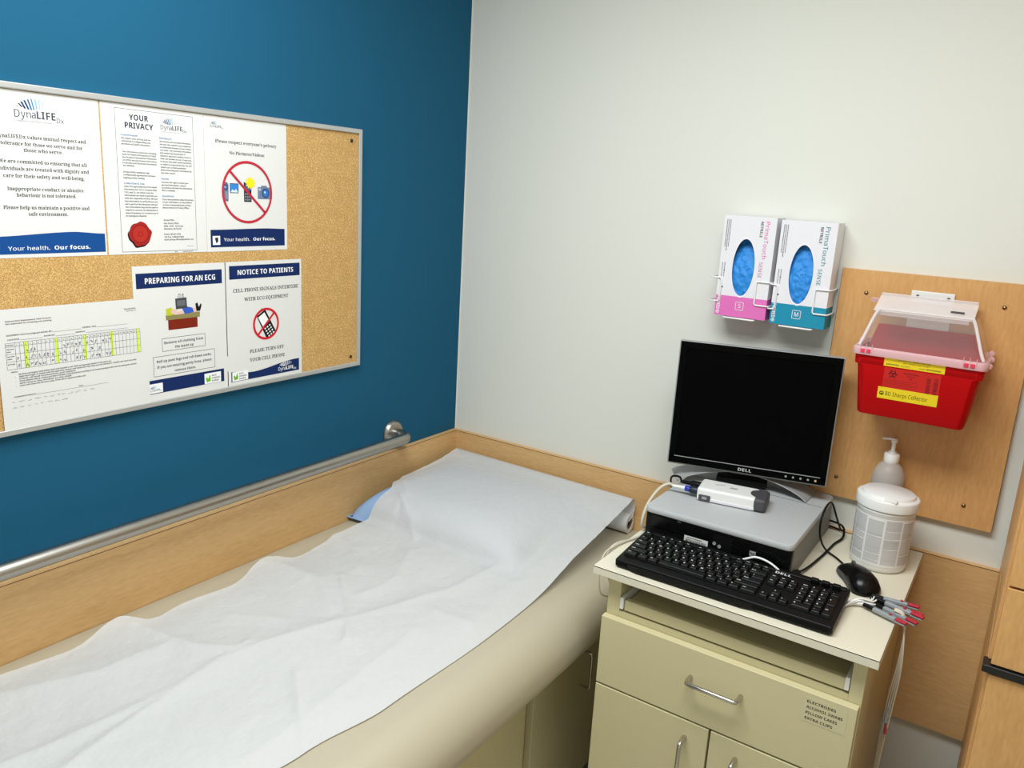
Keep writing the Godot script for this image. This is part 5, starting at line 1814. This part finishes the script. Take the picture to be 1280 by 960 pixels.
	var lab := geo(at, lean)
	lab.box(Vector3(0, 0.004, 0.0003), Vector3(0.108, 0.056, 0.0005))
	var red := part(lab, "label", M.label_red, o)
	lab = geo(Vector3(-0.0045, 0.1245, 0.1446), Basis(Vector3.RIGHT, 0.08))
	lab.box(Vector3(0, 0, 0.0003), Vector3(0.115, 0.0235, 0.0005))
	var yt := part(lab, "caution_strip", M.label_yellow, o)
	lab = geo(at, lean)
	lab.box(Vector3(-0.0035, -0.0245, 0.0004), Vector3(0.115, 0.0255, 0.0007), 0.0002)
	var yb := part(lab, "name_strip", M.label_yellow, o)
	g = geo(at, lean)
	write(g, "BD Sharps Collector", 0.0086, Vector2(-0.0455, -0.0290), 0.0009, 0, "sans", 0.081)
	g.ring(Vector2(-0.0530, -0.0252), 0.0026, 0.0044, 0.0009)
	g.ring(Vector2(-0.0530, -0.0262), 0.0, 0.0014, 0.0009)
	part(g, "lettering", ink(rgb(30, 28, 12)), yb)
	g = geo(Vector3(-0.0045, 0.1245, 0.1446), Basis(Vector3.RIGHT, 0.08))
	for k in 18: g.rect(-0.052 + k * 0.0058, 0.0078, -0.0480 + k * 0.0058, 0.0098, 0.0008)
	write(g, "DO NOT FILL ABOVE THIS LINE", 0.0026, Vector2(0.0, 0.0030), 0.0008, 1, "sans", 0.060)
	write(g, "KEEP UPRIGHT AND CLOSED", 0.0024, Vector2(0.004, -0.0022), 0.0008, 1, "sans", 0.050)
	write(g, "DISPOSE", 0.0030, Vector2(-0.0525, -0.0085), 0.0008, 0, "sans-bold", 0.024)
	write(g, "of properly", 0.0026, Vector2(-0.025, -0.0085), 0.0008, 0, "sans", 0.018)
	write(g, "contents", 0.0026, Vector2(0.010, -0.0085), 0.0008, 0, "sans", 0.013)
	write(g, "BIOHAZARD", 0.0030, Vector2(0.0245, -0.0085), 0.0008, 0, "sans-bold", 0.026)
	part(g, "lettering", ink(rgb(44, 42, 20)), yt)
	# biohazard sign, warning lines and bar codes
	g = geo(at, lean)
	var bc := Vector2(-0.0365, 0.0195)
	for k in 3:
		var a := PI / 2 + TAU * k / 3.0
		var c := bc + Vector2(cos(a), sin(a)) * 0.0050
		g.ring(c, 0.0036, 0.0052, 0.0007, a + 0.55, a + TAU - 0.55, 28)
	g.ring(bc, 0.0050, 0.0060, 0.0007, 0.0, TAU, 30)
	g.ring(bc, 0.0004, 0.0018, 0.0007, 0.0, TAU, 16)
	part(g, "biohazard_sign", ink(rgb(60, 10, 12)), red)
	g = geo(at, lean)
	write(g, "WARNING", 0.0034, Vector2(-0.002, 0.0225), 0.0007, 1, "sans-bold", 0.030)
	write(g, "BIOHAZARD", 0.0026, Vector2(-0.002, 0.0175), 0.0007, 1, "sans", 0.016)
	write(g, "UN", 0.0030, Vector2(-0.002, 0.0120), 0.0007, 1, "sans-bold", 0.006)
	for k in 4: write(g, ["Handle with care. Do not reach inside.", "Close before moving and before pick up", "Replace when three quarters full", "Keep out of reach of children"][k], 0.0022, Vector2(-0.051, 0.0055 - k * 0.0044), 0.0007, 0, "sans", 0.062 - 0.008 * (k % 2))
	var rng := RandomNumberGenerator.new()
	rng.seed = 9
	for bx in [0.0285, 0.0420]:
		var y := -0.014
		while y < 0.022:
			var hh := rng.randf_range(0.0005, 0.0017)
			g.rect(bx, y, bx + 0.0075, y + hh, 0.0007)
			y += hh + rng.randf_range(0.0005, 0.0014)
	part(g, "lettering", ink(rgb(110, 12, 14)), red)
	# wall bracket behind
	g = geo()
	g.box(Vector3(-0.0075, 0.205, 0.0010), Vector3(0.086, 0.118, 0.005), 0.002)
	var br := part(g, "bracket", M.white_plastic, o)
	for x in [-0.037, 0.024]: screw(br, Vector3(x, 0.2525, 0.003), "z", 0.0034, M.grey_rubber)

func make_tall_cabinet() -> void:
	var lo := thing("base_cabinet", "wood laminate base cabinet under the black counter at far right", "cabinet", Vector3(1.53, 0.0, 0.02))
	var g := geo()
	g.box(Vector3(0.30, 0.517, 0.29), Vector3(0.60, 0.854, 0.58), 0.001)
	part(g, "carcass", M.wood_upright, lo)
	g = geo()
	g.box(Vector3(0.30, 0.045, 0.27), Vector3(0.58, 0.09, 0.50))
	part(g, "plinth", M.black_plastic, lo)
	for k in 2:
		g = geo()
		g.box(Vector3(0.1515 + 0.2985 * k, 0.517, 0.590), Vector3(0.294, 0.850, 0.018), 0.001)
		part(g, "door", M.wood_upright, lo)
	var c := thing("counter", "narrow black laminate counter edge between the wood cabinets", "counter", Vector3(1.525, 0.9445, 0.02))
	g = geo()
	g.box(Vector3(0.306, 0.0068, 0.285), Vector3(0.600, 0.0130, 0.570))
	part(g, "slab", M.laminate_black, c)
	g = geo()
	g.box(Vector3(0.304, 0.0068, 0.588), Vector3(0.610, 0.0130, 0.032), 0.002)
	part(g, "front_nosing", M.laminate_black, c)
	var up := thing("drawer_cabinet", "wood laminate drawer cabinet standing on black counter at far right", "cabinet", Vector3(1.53, 0.958, 0.02))
	g = geo()
	g.box(Vector3(0.30, 0.30, 0.29), Vector3(0.60, 0.60, 0.58), 0.001)
	part(g, "carcass", M.wood_upright, up)
	var ys := [0.000, 0.134, 0.300, 0.460, 0.598]
	for k in 4:
		g = geo()
		g.box(Vector3(0.3015, (ys[k] + ys[k + 1]) * 0.5, 0.590), Vector3(0.594, ys[k + 1] - ys[k] - 0.004, 0.018), 0.001)
		part(g, "drawer_front", M.wood_upright, up)

func make_wall_things() -> void:
	make_backing_board()
	wire_holder("white wire holder cradling the pink-banded glove box", Vector3(0.901, 1.3685, 0.0), -0.0815)
	glove_box("glove box with pink lower band, nearer the corner", Vector3(0.901, 1.3685, 0.008), M.carton_pink, rgb(222, 104, 172), "S", 0.0, 3)
	wire_holder("white wire holder cradling the teal-banded glove box", Vector3(1.0365, 1.3655, 0.0), -0.0700)
	glove_box("glove box with teal lower band, beside the wood panel", Vector3(1.0365, 1.3655, 0.008), M.carton_teal, rgb(0, 124, 140), "M", 0.0, 5)
	make_sharps()
	make_tall_cabinet()

func _ready() -> void:
	setup_camera_and_light()
	make_materials()
	make_room()
	make_couch()
	make_cart()
	make_board()
	make_wall_things()
	make_rail()
	make_pillow()
	make_couch_paper()
	make_computer()
	make_monitor()
	make_keyboard()
	make_mouse()
	make_recorder()
	make_cables()
	make_leads()
	make_wipes()
	make_pump_bottle()
	make_posters()
